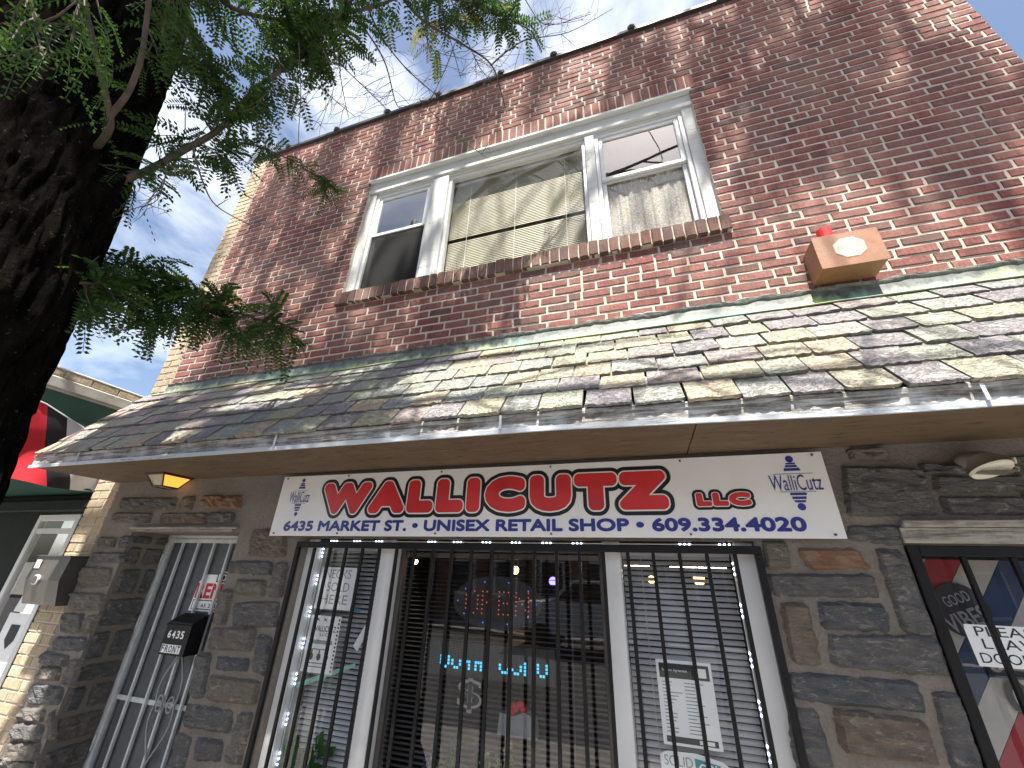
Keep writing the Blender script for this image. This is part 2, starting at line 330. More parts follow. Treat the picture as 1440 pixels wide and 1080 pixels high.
class MB:
    def __init__(s): s.V = []; s.F = []
    def add(s, V, F):
        k = len(s.V); s.V += [Vector(v) for v in V]; s.F += [tuple(i + k for i in f) for f in F]; return s
    def box(s, x0, x1, y0, y1, z0, z1, c=0.0):
        if c <= 0:
            V = [(x, y, z) for x in (x0, x1) for y in (y0, y1) for z in (z0, z1)]
            F = [(0, 1, 3, 2), (4, 6, 7, 5), (0, 4, 5, 1), (2, 3, 7, 6), (0, 2, 6, 4), (1, 5, 7, 3)]
            return s.add(V, F)
        V = []
        for x, sx in ((x0, 1), (x1, -1)):
            for y, sy in ((y0, 1), (y1, -1)):
                for z, sz in ((z0, 1), (z1, -1)):
                    V += [(x, y + sy * c, z + sz * c), (x + sx * c, y, z + sz * c), (x + sx * c, y + sy * c, z)]
        i = lambda a, b, d, k: (a * 4 + b * 2 + d) * 3 + k
        F = [(i(0,0,0,0), i(0,0,1,0), i(0,1,1,0), i(0,1,0,0)), (i(1,0,0,0), i(1,1,0,0), i(1,1,1,0), i(1,0,1,0)),
             (i(0,0,0,1), i(1,0,0,1), i(1,0,1,1), i(0,0,1,1)), (i(0,1,0,1), i(0,1,1,1), i(1,1,1,1), i(1,1,0,1)),
             (i(0,0,0,2), i(0,1,0,2), i(1,1,0,2), i(1,0,0,2)), (i(0,0,1,2), i(1,0,1,2), i(1,1,1,2), i(0,1,1,2))]
        for a in (0, 1):
            for b in (0, 1):
                F += [(i(a,b,0,0), i(a,b,0,1), i(a,b,1,1), i(a,b,1,0)), (i(a,0,b,0), i(a,0,b,2), i(a,1,b,2), i(a,1,b,0)), (i(0,a,b,1), i(0,a,b,2), i(1,a,b,2), i(1,a,b,1))]
                for d in (0, 1): F.append((i(a,b,d,0), i(a,b,d,1), i(a,b,d,2)))
        return s.add(V, F)
    def tube(s, P, rad, n=6, cap=True):
        P = [Vector(p) for p in P]; k = len(P); rings = []
        if isinstance(rad, (int, float)): rad = [rad] * k
        up = Vector((.31, .2, .93)); V = []; F = []
        for i in range(k):
            d = (P[min(i + 1, k - 1)] - P[max(i - 1, 0)]).normalized()
            a = d.cross(up)
            if a.length < .05: a = d.cross(Vector((1, 0, 0)))
            a.normalize(); b = d.cross(a)
            for j in range(n):
                t = 2 * math.pi * j / n; V.append(P[i] + (a * math.cos(t) + b * math.sin(t)) * rad[i])
        for i in range(k - 1):
            for j in range(n):
                F.append((i * n + j, i * n + (j + 1) % n, (i + 1) * n + (j + 1) % n, (i + 1) * n + j))
        if cap and n > 2: F += [tuple(range(n)), tuple(reversed(range((k - 1) * n, k * n)))]
        return s.add(V, F)
    def prism(s, pts, y0, y1):               # outline in X,Z given depth along Y
        n = len(pts)
        return s.add([(x, y0, z) for x, z in pts] + [(x, y1, z) for x, z in pts],
                     [tuple(range(n)), tuple(reversed(range(n, 2 * n)))] + [(i, i + n, (i + 1) % n + n, (i + 1) % n) for i in range(n)])
    def ball(s, c, r, n=8, m=6, sc=(1, 1, 1)):
        V = []; F = []
        for i in range(m + 1):
            for j in range(n):
                a = math.pi * i / m; b = 2 * math.pi * j / n
                V.append((c[0] + r * sc[0] * math.sin(a) * math.cos(b), c[1] + r * sc[1] * math.sin(a) * math.sin(b), c[2] + r * sc[2] * math.cos(a)))
        for i in range(m):
            for j in range(n): F.append((i * n + j, i * n + (j + 1) % n, (i + 1) * n + (j + 1) % n, (i + 1) * n + j))
        return s.add(V, F)
    def put(s, name, mat, parent=None, smooth=False, label=None, kind=None):
        # world-space verts re-centred on their own bounding box centre
        lo = Vector([min(v[i] for v in s.V) for i in range(3)]); hi = Vector([max(v[i] for v in s.V) for i in range(3)]); c = (lo + hi) / 2
        o = put(name, mk(name, [v - c for v in s.V], s.F, smooth), mat, parent, c)
        return tag(o, label=label, kind=kind)
def box(name, mat, parent, x0, x1, y0, y1, z0, z1, c=0.0, **k): return MB().box(x0, x1, y0, y1, z0, z1, c).put(name, mat, parent, **k)

def text_mesh(s, offset=0.0, ext=.0006, spacing=1.0, bold=False):
    cu = bpy.data.curves.new('lettering', 'FONT'); cu.body = s; cu.size = 1.0; cu.offset = offset; cu.extrude = 0.0; cu.space_character = spacing
    cu.resolution_u = 4; cu.space_line = .9; cu.align_x = 'CENTER'
    o = bpy.data.objects.new('lettering', cu); COL.objects.link(o)
    dg = bpy.context.evaluated_depsgraph_get()
    me = bpy.data.meshes.new_from_object(o.evaluated_get(dg))
    V = [(v.co.x, v.co.y) for v in me.vertices]; F = [tuple(p.vertices) for p in me.polygons]
    bpy.data.objects.remove(o); bpy.data.curves.remove(cu); bpy.data.meshes.remove(me)
    return V, F
def islands(V, F):
    par = list(range(len(V)))
    def fd(i):
        while par[i] != i: par[i] = par[par[i]]; i = par[i]
        return i
    for f in F:
        for k in f[1:]: par[fd(k)] = fd(f[0])
    D = {}
    for f in F: D.setdefault(fd(f[0]), []).append(f)
    return list(D.values())
def text(name, s, mat, parent, x0, x1, z0, z1, y, grow=0.0, spacing=1.0, rot=0.0, ext=None, words=False, steps=12, **k):
    """flat lettering facing the street, thickened by stacking shifted copies; ext keeps outline layers in register"""
    V, F = text_mesh(s, 0.0, spacing=spacing)
    ext = ext or (min(v[0] for v in V), max(v[0] for v in V), min(v[1] for v in V), max(v[1] for v in V))
    sx = (x1 - x0) / (ext[1] - ext[0]); sz = (z1 - z0) / (ext[3] - ext[2])
    cx, cz = (x0 + x1) / 2, (z0 + z1) / 2; ca, sa = math.cos(rot), math.sin(rot)
    gs = [(0, 0)] + ([(grow * math.cos(2 * math.pi * i / steps), grow * math.sin(2 * math.pi * i / steps)) for i in range(steps)] if grow > 0 else [])
    groups = [F]
    if words:
        isl = sorted([(min(V[i][0] for f in g_ for i in f), max(V[i][0] for f in g_ for i in f), g_) for g_ in islands(V, F)], key=lambda q: q[0])
        groups = []; end = -1e9
        for a_, b_, g_ in isl:
            if a_ - end > .22: groups.append([])
            groups[-1] += g_; end = max(end, b_)
    for Fg in groups:
        b = MB(); used = sorted({i for f in Fg for i in f}); mp_ = {i: k_ for k_, i in enumerate(used)}
        for n_, (gx, gz) in enumerate(gs):
            W = []
            for i in used:
                px = x0 + (V[i][0] - ext[0]) * sx + gx * sz - cx; pz = z0 + (V[i][1] - ext[2]) * sz + gz * sz - cz
                W.append((px * ca - pz * sa + cx, y - n_ * .000012, px * sa + pz * ca + cz))
            b.add(W, [tuple(mp_[i] for i in f) for f in Fg])
        b.put(name, mat, parent)
    return ext

# ================================================================ the setting
tag(box('pavement', 'concrete', None, -40, 40, -3.2, 0.6, -0.12, 0.0), kind='structure')
tag(box('ground', 'concrete', None, -300, 300, -300, 300, -0.6, -0.26), kind='structure')
tag(box('road', 'asphalt', None, -300, 300, -12.2, -3.32, -0.25, -0.13), kind='structure')
tag(box('kerb', 'concrete', None, -40, 40, -3.32, -3.2, -0.125, 0.002, .01), kind='structure')
tag(box('far_pavement', 'concrete', None, -300, 300, -15.5, -12.2, -0.25, 0.0, .01), kind='structure')

# ================================================================ the shop building
BL, BR = -4.45, 2.576
B = thing('brick_building', (-0.94, 0.0, 0.0), 'two storey red brick shop building with slate skirt roof and stone ground floor', 'building')
H = 0.0705; Z0 = 3.145; NC = 49; TOP = Z0 + NC * H
WX0, WX1 = -2.425, 0.715                # upper window opening
SILL0, SILL1 = Z0 + 10 * H, 3.982       # brick sill
SOL0, SOL1 = 5.480, Z0 + 36 * H         # soldier course over the window

# masonry body behind the brick faces, with the openings left open
wall = MB()
def wallbox(x0, x1, z0, z1): wall.box(x0, x1, 0.0, 0.22, z0, z1)
wallbox(BL, WX0, 3.0, TOP); wallbox(WX1, BR, 3.0, TOP); wallbox(WX0, WX1, 3.0, SILL1 - .03); wallbox(WX0, WX1, SOL0, TOP)
W_UP = wall.put('upper_wall', 'mortar', B)
side = MB(); side.box(BL + .003, BL + .2, .22, 9, 0, TOP); side.box(BR - .2, BR - .003, .22, 9, 0, TOP); side.box(BL + .2, BR - .2, 8.8, 9, 0, TOP); side.box(BL + .2, BR - .2, .22, 8.8, TOP - .25, TOP - .05)
side.put('rear_walls', 'mortar', B)

def brick_mesh(L, Hh, seed, depth=.035, proud=.0025):
    rnd = random.Random(seed); c = .0035
    def loop(ins, y, j):
        l, h = L / 2 - ins, Hh / 2 - ins; P = []
        for fx, fz in ((-1, -1), (-.35, -1), (.3, -1), (1, -1), (1, .0), (1, 1), (.4, 1), (-.25, 1), (-1, 1), (-1, .1)):
            P.append((fx * l + rnd.uniform(-j, j), y + rnd.uniform(-j, j) * .4, fz * h + rnd.uniform(-j, j)))
        return P
    f = loop(c, -proud - .0025, .0026); mdl = loop(0, -proud + .002, .0024); b = [(x, depth * .3, z) for x, y, z in mdl]; n = 10
    F = [tuple(range(n))]
    for i in range(n):
        k = (i + 1) % n; F += [(i, i + n, k + n, k), (i + n, i + 2 * n, k + 2 * n, k + n)]
    me = mk('brick', f + mdl + b, F); return me
BRV = [brick_mesh(.203, H - .0165, 100 + i) for i in range(10)]
BHV = [brick_mesh(.098, H - .0165, 200 + i) for i in range(5)]
rows = []; prev = []
rb = random.Random(11)
def fill(x0, x1, zc, prev, buff=False):
    """one course between x0 and x1; returns joints and bricks"""
    out = []; js = []; x = x0
    first = True
    while x < x1 - .03:
        cand = []
        for L in ((.203, .203, .203, .098) if not first else (.203, .098, .15, .203, .12)):
            e = x + L
            if e > x1 - .045: e = x1
            d = min([abs(e - q) for q in prev] or [1])
            cand.append((d > .034, rb.random(), e))
        cand.sort(key=lambda c: (not c[0], c[1]))
        e = cand[0][2]; L = e - x - (.0155 if e < x1 else 0)
        out.append((x + L / 2, zc, L)); js.append(e); x = e + (0 if False else 0.0); first = False
        if e >= x1: break
    return out, js
bricks = []
for i in range(NC):
    zc = Z0 + (i + .5) * H; z0, z1 = zc - H / 2, zc + H / 2
    if i >= 10 and zc < SOL1:
        if zc > SOL0 - .02:
            spans = [(-4.205, WX0 - .035), (WX1 + .03, BR)]
        elif zc < SILL1: spans = [(-4.205, WX0 - .03), (WX1 + .035, BR)]
        else: spans = [(-4.205, WX0), (WX1, BR)]
    else: spans = [(-4.205, BR)]
    js = []
    for a, b in spans:
        o, j = fill(a, b, zc, prev); bricks += o; js += j
    prev = js
def parea(x, z, L):
    P = [proj((x + sx * L / 2, 0, z + sz * H / 2)) for sx in (-1, 1) for sz in (-1, 1)]
    if any(p is None for p in P): return 0
    if not all(0 <= p[0] <= 1440 and 0 <= p[1] <= 1080 for p in P): return 0
    a, b, c, d = P
    return abs((d[0] - a[0]) * (c[1] - b[1]) - (c[0] - b[0]) * (d[1] - a[1])) / 2
bricks.sort(key=lambda q: -parea(*q))
def variant(L, k):
    return (BRV[k % 10], L / .203) if L > .14 else (BHV[k % 5], L / .098)
for me in BRV + BHV: me.materials.append(M['brick'])
for k, (x, z, L) in enumerate(bricks[:300]):
    me, s = variant(L, rb.randrange(99)); o = put('brick', me, None, W_UP, (x, rb.uniform(-.002, .0015), z)); o.scale = (s, 1, 1)
mb = MB()
for x, z, L in bricks[300:]:
    me, s = variant(L, rb.randrange(99)); dy = rb.uniform(-.002, .0015)
    mb.add([(v.co.x * s + x, v.co.y + dy, v.co.z + z) for v in me.vertices], [tuple(p.vertices) for p in me.polygons])
mb.put('brick_field', 'brick', W_UP, kind='stuff')
# buff bricks on the left edge
BUV = [brick_mesh(.203, H - .0105, 300 + i) for i in range(5)]
for me in BUV: me.materials.append(M['buff'])
def buff(x0, x1, z, parent, y=0.0):
    L = x1 - x0; o = put('buff_brick', BUV[rb.randrange(5)], None, parent, ((x0 + x1) / 2, y + rb.uniform(-.002, .001), z)); o.scale = (L / .203, 1, 1)
for i in range(-2, NC):
    zc = Z0 + (i + .5) * H
    if i % 2: buff(BL, -4.355, zc, W_UP); buff(-4.343, -4.215, zc, W_UP)
    else: buff(BL, -4.262, zc, W_UP); buff(-4.25, -4.215, zc, W_UP)
# soldier course and brick sill
sol = [brick_mesh(.0585, SOL1 - SOL0 - .010, 400 + i) for i in range(5)]
for me in sol: me.materials.append(M['brick'])
x = WX0 - .03; n = 45; st = (WX1 + .055 - x) / n
for i in range(n): put('lintel_brick', sol[rb.randrange(5)], None, W_UP, (x + (i + .5) * st, rb.uniform(-.003, .001), (SOL0 + SOL1) / 2))
sil = [brick_mesh(.062, SILL1 - SILL0 - .006, 500 + i, .14, .002) for i in range(6)]
for me in sil: me.materials.append(M['sill_brick'])
box('sill_bed', 'mortar', W_UP, WX0 - .02, WX1 + .02, -.030, .0, SILL0 + .004, SILL1 - .008)
n = 44; x = WX0 - .025; st = (WX1 + .03 - x) / n
for i in range(n): put('sill_brick', sil[rb.randrange(6)], None, W_UP, (x + (i + .5) * st, -.036 + rb.uniform(-.004, .003), (SILL0 + SILL1) / 2 + rb.uniform(-.003, .002)))
# coping along the parapet
cop = MB(); cop.box(BL - .02, BR + .02, -.035, .26, TOP - .005, TOP + .045, .006); COP = cop.put('coping', 'coping', B)
for x in (-3.9, -3.15, -2.42, -1.75, -1.0, -.42, .36, 1.15, 1.9):
    q = MB(); q.ball((0, 0, 0), .028, 7, 5, (1.5, 1.1, 1.0)); q.box(-.03, .03, -.02, .06, -.03, -.012)
    put('coping_clip', mk('coping_clip', [v + Vector((0, 0, 0)) for v in q.V], q.F), 'coping', COP, (x, -.03, TOP + .058))

# ---- skirt roof
EY, EZ, TY, TZ = -.565, 2.440, -.050, 3.140
RX0, RX1 = -4.30, 2.55
sl = Vector((0, TY - EY, TZ - EZ)); SL = sl.length; sd = sl / SL; nrm = Vector((0, -sd.z, sd.y))
def sag(x): return -.030 * max(0.0, min(1.0, (x + .35) / 1.2))     # the eave hangs a little lower towards the right
deck = MB()
prof = [(EY, EZ - .048), (TY + .025, TZ - .02), (.0, TZ - .02), (.0, 2.385), (EY + .02, 2.385)]
n = len(prof)
deck.add([(RX0 + .01, y, z) for y, z in prof] + [(RX1, y, z) for y, z in prof], [tuple(range(n)), tuple(reversed(range(n, 2 * n)))] + [(i, (i + 1) % n, (i + 1) % n + n, i + n) for i in range(n)])
ROOF = deck.put('skirt_roof', 'dark_wood', B)
rs = random.Random(5); NR = 6; EXPO = SL / NR
def slate_mesh(seed):
    r = random.Random(seed); L = .265; n = 11; T = .012
    top = []; bot = []
    lowz = [r.uniform(-.0035, .003) for _ in range(n)]
    lowz[0] += r.choice((0, 0, .003, .010)); lowz[-1] += r.choice((0, 0, .003, .010))
    up = []; dn = []; ue = []
    for i in range(n):
        x = -.5 + i / (n - 1); up.append((x, lowz[i], T * r.uniform(.75, 1.15))); dn.append((x, lowz[i] + r.uniform(0, .004), 0)); ue.append((x, lowz[i] + .018, T * r.uniform(.92, 1.05)))
    V = up + dn + ue + [(-.5, L, T), (.5, L, T), (-.5, L, 0), (.5, L, 0)]; F = []
    for i in range(n - 1):
        F.append((i, i + n, i + 1 + n, i + 1)); F.append((i + 2 * n, i, i + 1, i + 1 + 2 * n))
    a, b, c, d = 3 * n, 3 * n + 1, 3 * n + 2, 3 * n + 3
    F.append(tuple(range(2 * n, 3 * n)) + (b, a)); F.append((0, 2 * n, a, c, n)); F.append((n - 1, 2 * n - 1, d, b, 3 * n - 1)); F.append((a, b, d, c)); 
    me = mk('slate', V, F); me.materials.append(M['slate']); return me
SLV = [slate_mesh(40 + i) for i in range(12)]
rowj = []
for r_ in range(NR):
    js = []; x = RX0 - .02 - rs.uniform(0, .01)
    while x < RX1:
        for _ in range(12):
            wd = rs.uniform(.160, .245); e = x + wd
            if min([abs(e - q) for q in rowj] or [1]) > .045: break
        js.append(e)
        o = put('slate', SLV[rs.randrange(12)], None, ROOF, (0, 0, 0))
        base = Vector((x + wd / 2, EY, EZ)) + sd * (EXPO * r_ - (.012 if r_ == 0 else 0) + rs.uniform(-.006, .006)) + nrm * (.012 + rs.uniform(0, .003)) + Vector((0, 0, sag(x + wd / 2) * (1 - r_ / NR)))
        tilt = math.radians(-4.2 + rs.uniform(-.5, .8)); yaw = math.radians(rs.uniform(-1.1, 1.1)); roll = math.radians(rs.uniform(-1.0, 1.0))
        M3 = Matrix((Vector((1, 0, 0)), sd, nrm)).transposed()
        rot = M3 @ Matrix.Rotation(yaw, 3, 'Z') @ Matrix.Rotation(tilt, 3, 'X') @ Matrix.Rotation(roll, 3, 'Y')
        mw = Matrix.Translation(base + nrm * .012 - LOC[ROOF.name]) @ rot.to_4x4() @ Matrix.Diagonal((wd - rs.uniform(.006, .014), .57 if r_ == NR - 1 else 1, rs.uniform(1.0, 1.7), 1))
        o.matrix_local = mw; x = e
    rowj = js
# eave boards
fb = MB(); K = 60
rf = random.Random(3)
xs = [RX0 - .03 + (RX1 + .03 - RX0) * i / K for i in range(K + 1)]
def strip(prof_fn, mat, name):
    q = MB(); V = []; F = []; n = None
    for x in xs:
        p = prof_fn(x); n = len(p); V += [(x, y, z + sag(x)) for y, z in p]
    for i in range(K):
        for j in range(n): F.append((i * n + j, i * n + (j + 1) % n, (i + 1) * n + (j + 1) % n, (i + 1) * n + j))
    F += [tuple(reversed(range(n))), tuple(range(K * n, (K + 1) * n))]
    q.add(V, F); return q.put(name, mat, ROOF)
def pf(x):
    d = .006 * noise.noise(Vector((x * 1.3, 0, 3)))
    return [(EY - .012, EZ + .006 + d), (EY + .012, EZ + .006 + d), (EY + .012, 2.362), (EY - .012, 2.362)]
strip(pf, 'fascia', 'fascia_board')
strip(lambda x: [(EY - .026, 2.373), (EY - .0125, 2.377), (EY - .0125, 2.351), (EY - .024, 2.351)], 'drip', 'drip_board')
strip(lambda x: [(EY - .020, EZ + .004), (EY - .0125, EZ + .012), (EY - .0125, EZ - .016), (EY - .018, EZ - .014)], 'fascia', 'crown_strip')
for a, b in ((RX0 - .02, -1.66), (-1.655, -.36), (-.3595, .24), (.245, .85), (.8505, RX1)):
    q = MB(); q.box(a, b, EY + .0125, -.0025, 2.360, 2.378)
    for v in q.V:
        if v.y < -.1: v.z += sag(v.x)
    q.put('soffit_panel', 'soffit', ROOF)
for x in (-3.78, -2.0, -.62, 1.17):
    o = box('gutter_bracket', 'drip', ROOF, x - .006, x + .006, EY - .034, EY - .031, 2.372 + sag(x), 2.436 + sag(x))
# patina flashing with rough sealant along its top
q = MB(); N = 150; V = []; F = []
for i in range(N + 1):
    x = -4.225 + (BR + 4.225) * i / N; a = .004 * noise.noise(Vector((x * 2.1, 7, 0))); b2 = .006 * noise.noise(Vector((x * 5, 2, 0)))
    zt = 3.288 + .012 * noise.noise(Vector((x * 7, 3, 1))) + .008 * noise.noise(Vector((x * 19, 5, 1)))
    P = [(-.010, zt), (-.020 + a, 3.235), (-.026 + a, 3.200), (-.040 + a, 3.175), (-.080 + b2, 3.150 + a), (-.112 + b2, 3.134 + a), (-.110 + b2, 3.129 + a), (-.05, 3.15)]
    V += [(x, y, z) for y, z in P]
n = 8
for i in range(N):
    for j in range(n - 1): F.append((i * n + j, i * n + j + 1, (i + 1) * n + j + 1, (i + 1) * n + j))
q.add(V, F); FL = q.put('roof_flashing', 'patina', B, smooth=True)
q = MB(); V = []; F = []; N = 260
for i in range(N + 1):
    x = -4.225 + (BR + 4.225) * i / N
    k = max(0.0, min(1, (x + 3.2) / 2.4)); hh = .004 + k * (.004 + .014 * noise.noise(Vector((x * 3.3, 1, 0))) + .012 * noise.noise(Vector((x * 15, 9, 0))) + .010 * noise.noise(Vector((x * 38, 4, 0))))
    hh = max(.003, hh); z = 3.290 + .012 * noise.noise(Vector((x * 7, 3, 1)))
    V += [(x, -.004, z + hh + .006), (x, -.014 - hh * .4, z + hh * .7), (x, -.022 - hh * .5, z), (x, -.024 + .006 * noise.noise(Vector((x * 30, 2, 2))), z - hh * 1.1 - .003), (x, -.012, z - hh - .012)]
n = 5
for i in range(N):
    for j in range(n - 1): F.append((i * n + j, i * n + j + 1, (i + 1) * n + j + 1, (i + 1) * n + j))
q.add(V, F); q.put('sealant', 'tar', FL)

# ---- stone ground floor
DX0, DX1 = -3.90, -2.775                # recessed entry door opening
GX0, GX1, GZ0, GZ1 = -2.175, .475, .62, 1.925   # shop window opening
SX0, SX1 = 1.05, 2.15                   # right-hand shop door opening
sm = MB()
def sbox(x0, x1, z0, z1): sm.box(x0, x1, -.004, .30, z0, z1)
sbox(-4.29, DX0, 0, 2.5); sbox(DX0, DX1, 1.965, 2.5); sbox(DX1, GX0, 0, 2.5); sbox(GX0, GX1, GZ1, 2.5); sbox(GX0, GX1, 0, GZ0)
sbox(GX1, SX0, 0, 2.5); sbox(SX0, SX1, 1.925, 2.5); sbox(SX1, BR, 0, 2.5)
STW = sm.put('stone_wall', 'stone_mortar', B)
STONES = [
(0.927, 2.261, 1.213, 2.227, 1.205, 2.049, 0.883, 2.039),
(0.874, 1.987, 1.049, 1.99, 1.044, 1.924, 0.854, 1.935),
(0.971, 2.333, 1.109, 2.332, 1.109, 2.296, 0.969, 2.303),
(1.222, 2.255, 1.389, 2.24, 1.392, 2.22, 1.223, 2.227),
(1.257, 2.198, 1.551, 2.187, 1.531, 2.137, 1.237, 2.139),
(1.247, 2.106, 1.516, 2.1, 1.495, 2.045, 1.248, 2.048),
(0.521, 1.92, 0.601, 1.914, 0.598, 1.824, 0.51, 1.809),
(0.643, 1.888, 0.87, 1.891, 0.901, 1.825, 0.685, 1.816),
(0.503, 1.778, 0.899, 1.784, 0.9, 1.715, 0.504, 1.698),
(0.538, 1.664, 0.624, 1.662, 0.621, 1.453, 0.528, 1.451),
(0.682, 1.671, 0.909, 1.676, 0.895, 1.594, 0.666, 1.585),
(0.683, 1.548, 1.045, 1.572, 1.042, 1.453, 0.669, 1.457),
(0.954, 1.893, 1.029, 1.894, 1.044, 1.582, 0.948, 1.586),
(0.495, 1.407, 0.934, 1.41, 0.927, 1.33, 0.504, 1.326),
(0.487, 1.28, 0.564, 1.292, 0.579, 1.119, 0.466, 1.105),
(0.636, 1.295, 0.914, 1.292, 0.916, 1.18, 0.63, 1.179),
(0.981, 1.381, 1.046, 1.388, 1.04, 1.179, 0.96, 1.168),
(-2.654, 1.977, -2.362, 1.97, -2.309, 1.816, -2.62, 1.818),
(-2.781, 1.765, -2.407, 1.773, -2.38, 1.7, -2.753, 1.703),
(-2.66, 1.652, -2.421, 1.659, -2.401, 1.582, -2.639, 1.579),
(-2.355, 1.761, -2.284, 1.769, -2.255, 1.582, -2.353, 1.578),
(-2.633, 1.521, -2.268, 1.544, -2.241, 1.418, -2.591, 1.404),
(-2.762, 1.588, -2.683, 1.591, -2.659, 1.406, -2.738, 1.408),
(-2.758, 1.369, -2.391, 1.391, -2.394, 1.286, -2.722, 1.274),
(-2.349, 1.353, -2.26, 1.353, -2.237, 1.175, -2.334, 1.183),
(-2.64, 1.221, -2.388, 1.229, -2.387, 1.184, -2.626, 1.17),
(-2.796, 1.227, -2.703, 1.234, -2.665, 1.022, -2.754, 1.013),
(-2.652, 1.128, -2.262, 1.13, -2.258, 1.035, -2.628, 1.02),
(-2.771, 0.973, -2.396, 0.98, -2.39, 0.889, -2.749, 0.88),
(-2.351, 0.974, -2.262, 0.984, -2.263, 0.769, -2.358, 0.762),
(-2.613, 0.829, -2.428, 0.84, -2.41, 0.765, -2.581, 0.748),
(-2.78, 0.835, -2.658, 0.828, -2.653, 0.7, -2.77, 0.685),
(-4.21, 2.226, -3.52, 2.21, -3.505, 2.132, -4.186, 2.142),
(-3.454, 2.219, -3.341, 2.216, -3.338, 2.129, -3.463, 2.131),
(-3.247, 2.22, -2.864, 2.211, -2.831, 2.131, -3.247, 2.138),
(-4.206, 2.101, -3.744, 2.096, -3.738, 2.038, -4.198, 2.044),
(-3.656, 2.095, -3.132, 2.093, -3.125, 2.025, -3.631, 2.028),
(-3.106, 2.093, -2.875, 2.09, -2.862, 2.033, -3.089, 2.03),
(-4.247, 1.912, -4.046, 1.913, -4.031, 1.847, -4.214, 1.845),
(-3.992, 1.923, -3.887, 1.923, -3.883, 1.848, -3.971, 1.847),
(-4.227, 1.797, -3.882, 1.802, -3.875, 1.748, -4.232, 1.741),
(-4.29, 1.693, -3.955, 1.692, -3.906, 1.58, -4.25, 1.559),
(-4.276, 1.514, -3.921, 1.519, -3.885, 1.429, -4.227, 1.412),
(-4.289, 1.375, -4.052, 1.38, -4.002, 1.277, -4.228, 1.263),
(-4.003, 1.374, -3.893, 1.38, -3.893, 1.284, -4.002, 1.277),
(-4.253, 1.221, -3.919, 1.243, -3.896, 1.175, -4.211, 1.152),
(-4.298, 1.13, -4.023, 1.12, -4.016, 1.075, -4.275, 1.07),
(-4.264, 1.04, -4.053, 1.05, -4.02, 0.993, -4.223, 0.975),
(-3.993, 1.099, -3.892, 1.115, -3.85, 0.972, -3.938, 0.979),
(-4.275, 0.934, -3.942, 0.949, -3.904, 0.868, -4.218, 0.837),
(-4.288, 0.801, -4.026, 0.814, -4.013, 0.768, -4.254, 0.749),
(-3.963, 0.807, -3.911, 0.826, -3.833, 0.701, -3.902, 0.687),
(-4.27, 0.719, -3.974, 0.738, -3.959, 0.673, -4.225, 0.656),
(-4.248, 0.619, -3.938, 0.65, -3.901, 0.577, -4.2, 0.54)
]
def stone_mesh(quad, seed, plane='y', sub=None):
    """quad = TL, TR, BR, BL in X,Z; returns verts in wall space"""
    r = random.Random(seed)
    w = max(abs(quad[2] - quad[0]), abs(quad[4] - quad[6])); h = max(abs(quad[1] - quad[7]), abs(quad[3] - quad[5]))
    nx = max(6, min(16, int(w / .022))); nz_ = max(5, min(11, int(h / .018)))
    V = []; F = []
    pr = r.uniform(.014, .032); tx = r.uniform(-.007, .007); tz = r.uniform(-.007, .007); off = Vector((r.uniform(0, 50), r.uniform(0, 50), 0))
    for j in range(nz_ + 1):
        for i in range(nx + 1):
            u, v = i / nx, j / nz_
            # pull the corners in a little
            du = (u - .5) * 2; dv = (v - .5) * 2; k = 1 - .035 * (du * du * dv * dv) ** 1.0
            u2, v2 = .5 + du * k / 2, .5 + dv * k / 2
            x = (quad[0] * (1 - u2) + quad[2] * u2) * (1 - v2) + (quad[6] * (1 - u2) + quad[4] * u2) * v2
            z = (quad[1] * (1 - u2) + quad[3] * u2) * (1 - v2) + (quad[7] * (1 - u2) + quad[5] * u2) * v2
            edge = i in (0, nx) or j in (0, nz_)
            nn = noise.noise(Vector((x * 17, z * 30, seed)) + off); n3 = noise.noise(Vector((x * 55, z * 70, seed)) + off)
            if edge:
                x += .013 * noise.noise(Vector((x * 40, z * 40, seed))); z += .011 * noise.noise(Vector((x * 40, z * 40, seed + 9)))
                y = .004
            else: y = -.004 - pr - tx * du - tz * dv - .017 * nn - .010 * n3
            V.append((x, y, z))
    for j in range(nz_):
        for i in range(nx):
            a = j * (nx + 1) + i; F.append((a, a + nx + 1, a + nx + 2, a + 1))
    q = MB(); q.add(V, F); return q
rs2 = random.Random(21)
def stone(quad, seed, mat='stone'):
    return stone_mesh(quad, seed).put('stone', mat, STW)
RUST = {7, 22 + 0, 34}
def grow_quad(q_, e=.016):
    cx_, cz_ = sum(q_[0::2]) / 4, sum(q_[1::2]) / 4
    return tuple(v + (e if v > (cx_ if i % 2 == 0 else cz_) else -e) for i, v in enumerate(q_))
for k, q_ in enumerate(STONES): stone(grow_quad(q_), k, 'rust_stone' if k in (7, 34) else 'stone')
# rubble below the picture and above the doors
def rubble(x0, x1, z0, z1):
    z = z0
    while z < z1 - .05:
        h = min(rs2.uniform(.09, .17), z1 - z); x = x0
        while x < x1 - .06:
            w = min(rs2.uniform(.16, .42), x1 - x); j = lambda: rs2.uniform(-.010, .010)
            stone((x + .014 + j(), z + h - .012 + j(), x + w - .014 + j(), z + h - .012 + j(), x + w - .014 + j(), z + .012 + j(), x + .014 + j(), z + .012 + j()), rs2.randrange(9999)); x += w
        z += h
rubble(-4.27, DX0, .02, .58); rubble(DX1, GX0, .02, .70); rubble(GX1, SX0, .02, 1.05); rubble(GX0, GX1, .02, GZ0 - .03)
rubble(1.5, 2.5, 2.05, 2.35); rubble(SX1, 2.55, .02, 2.0)
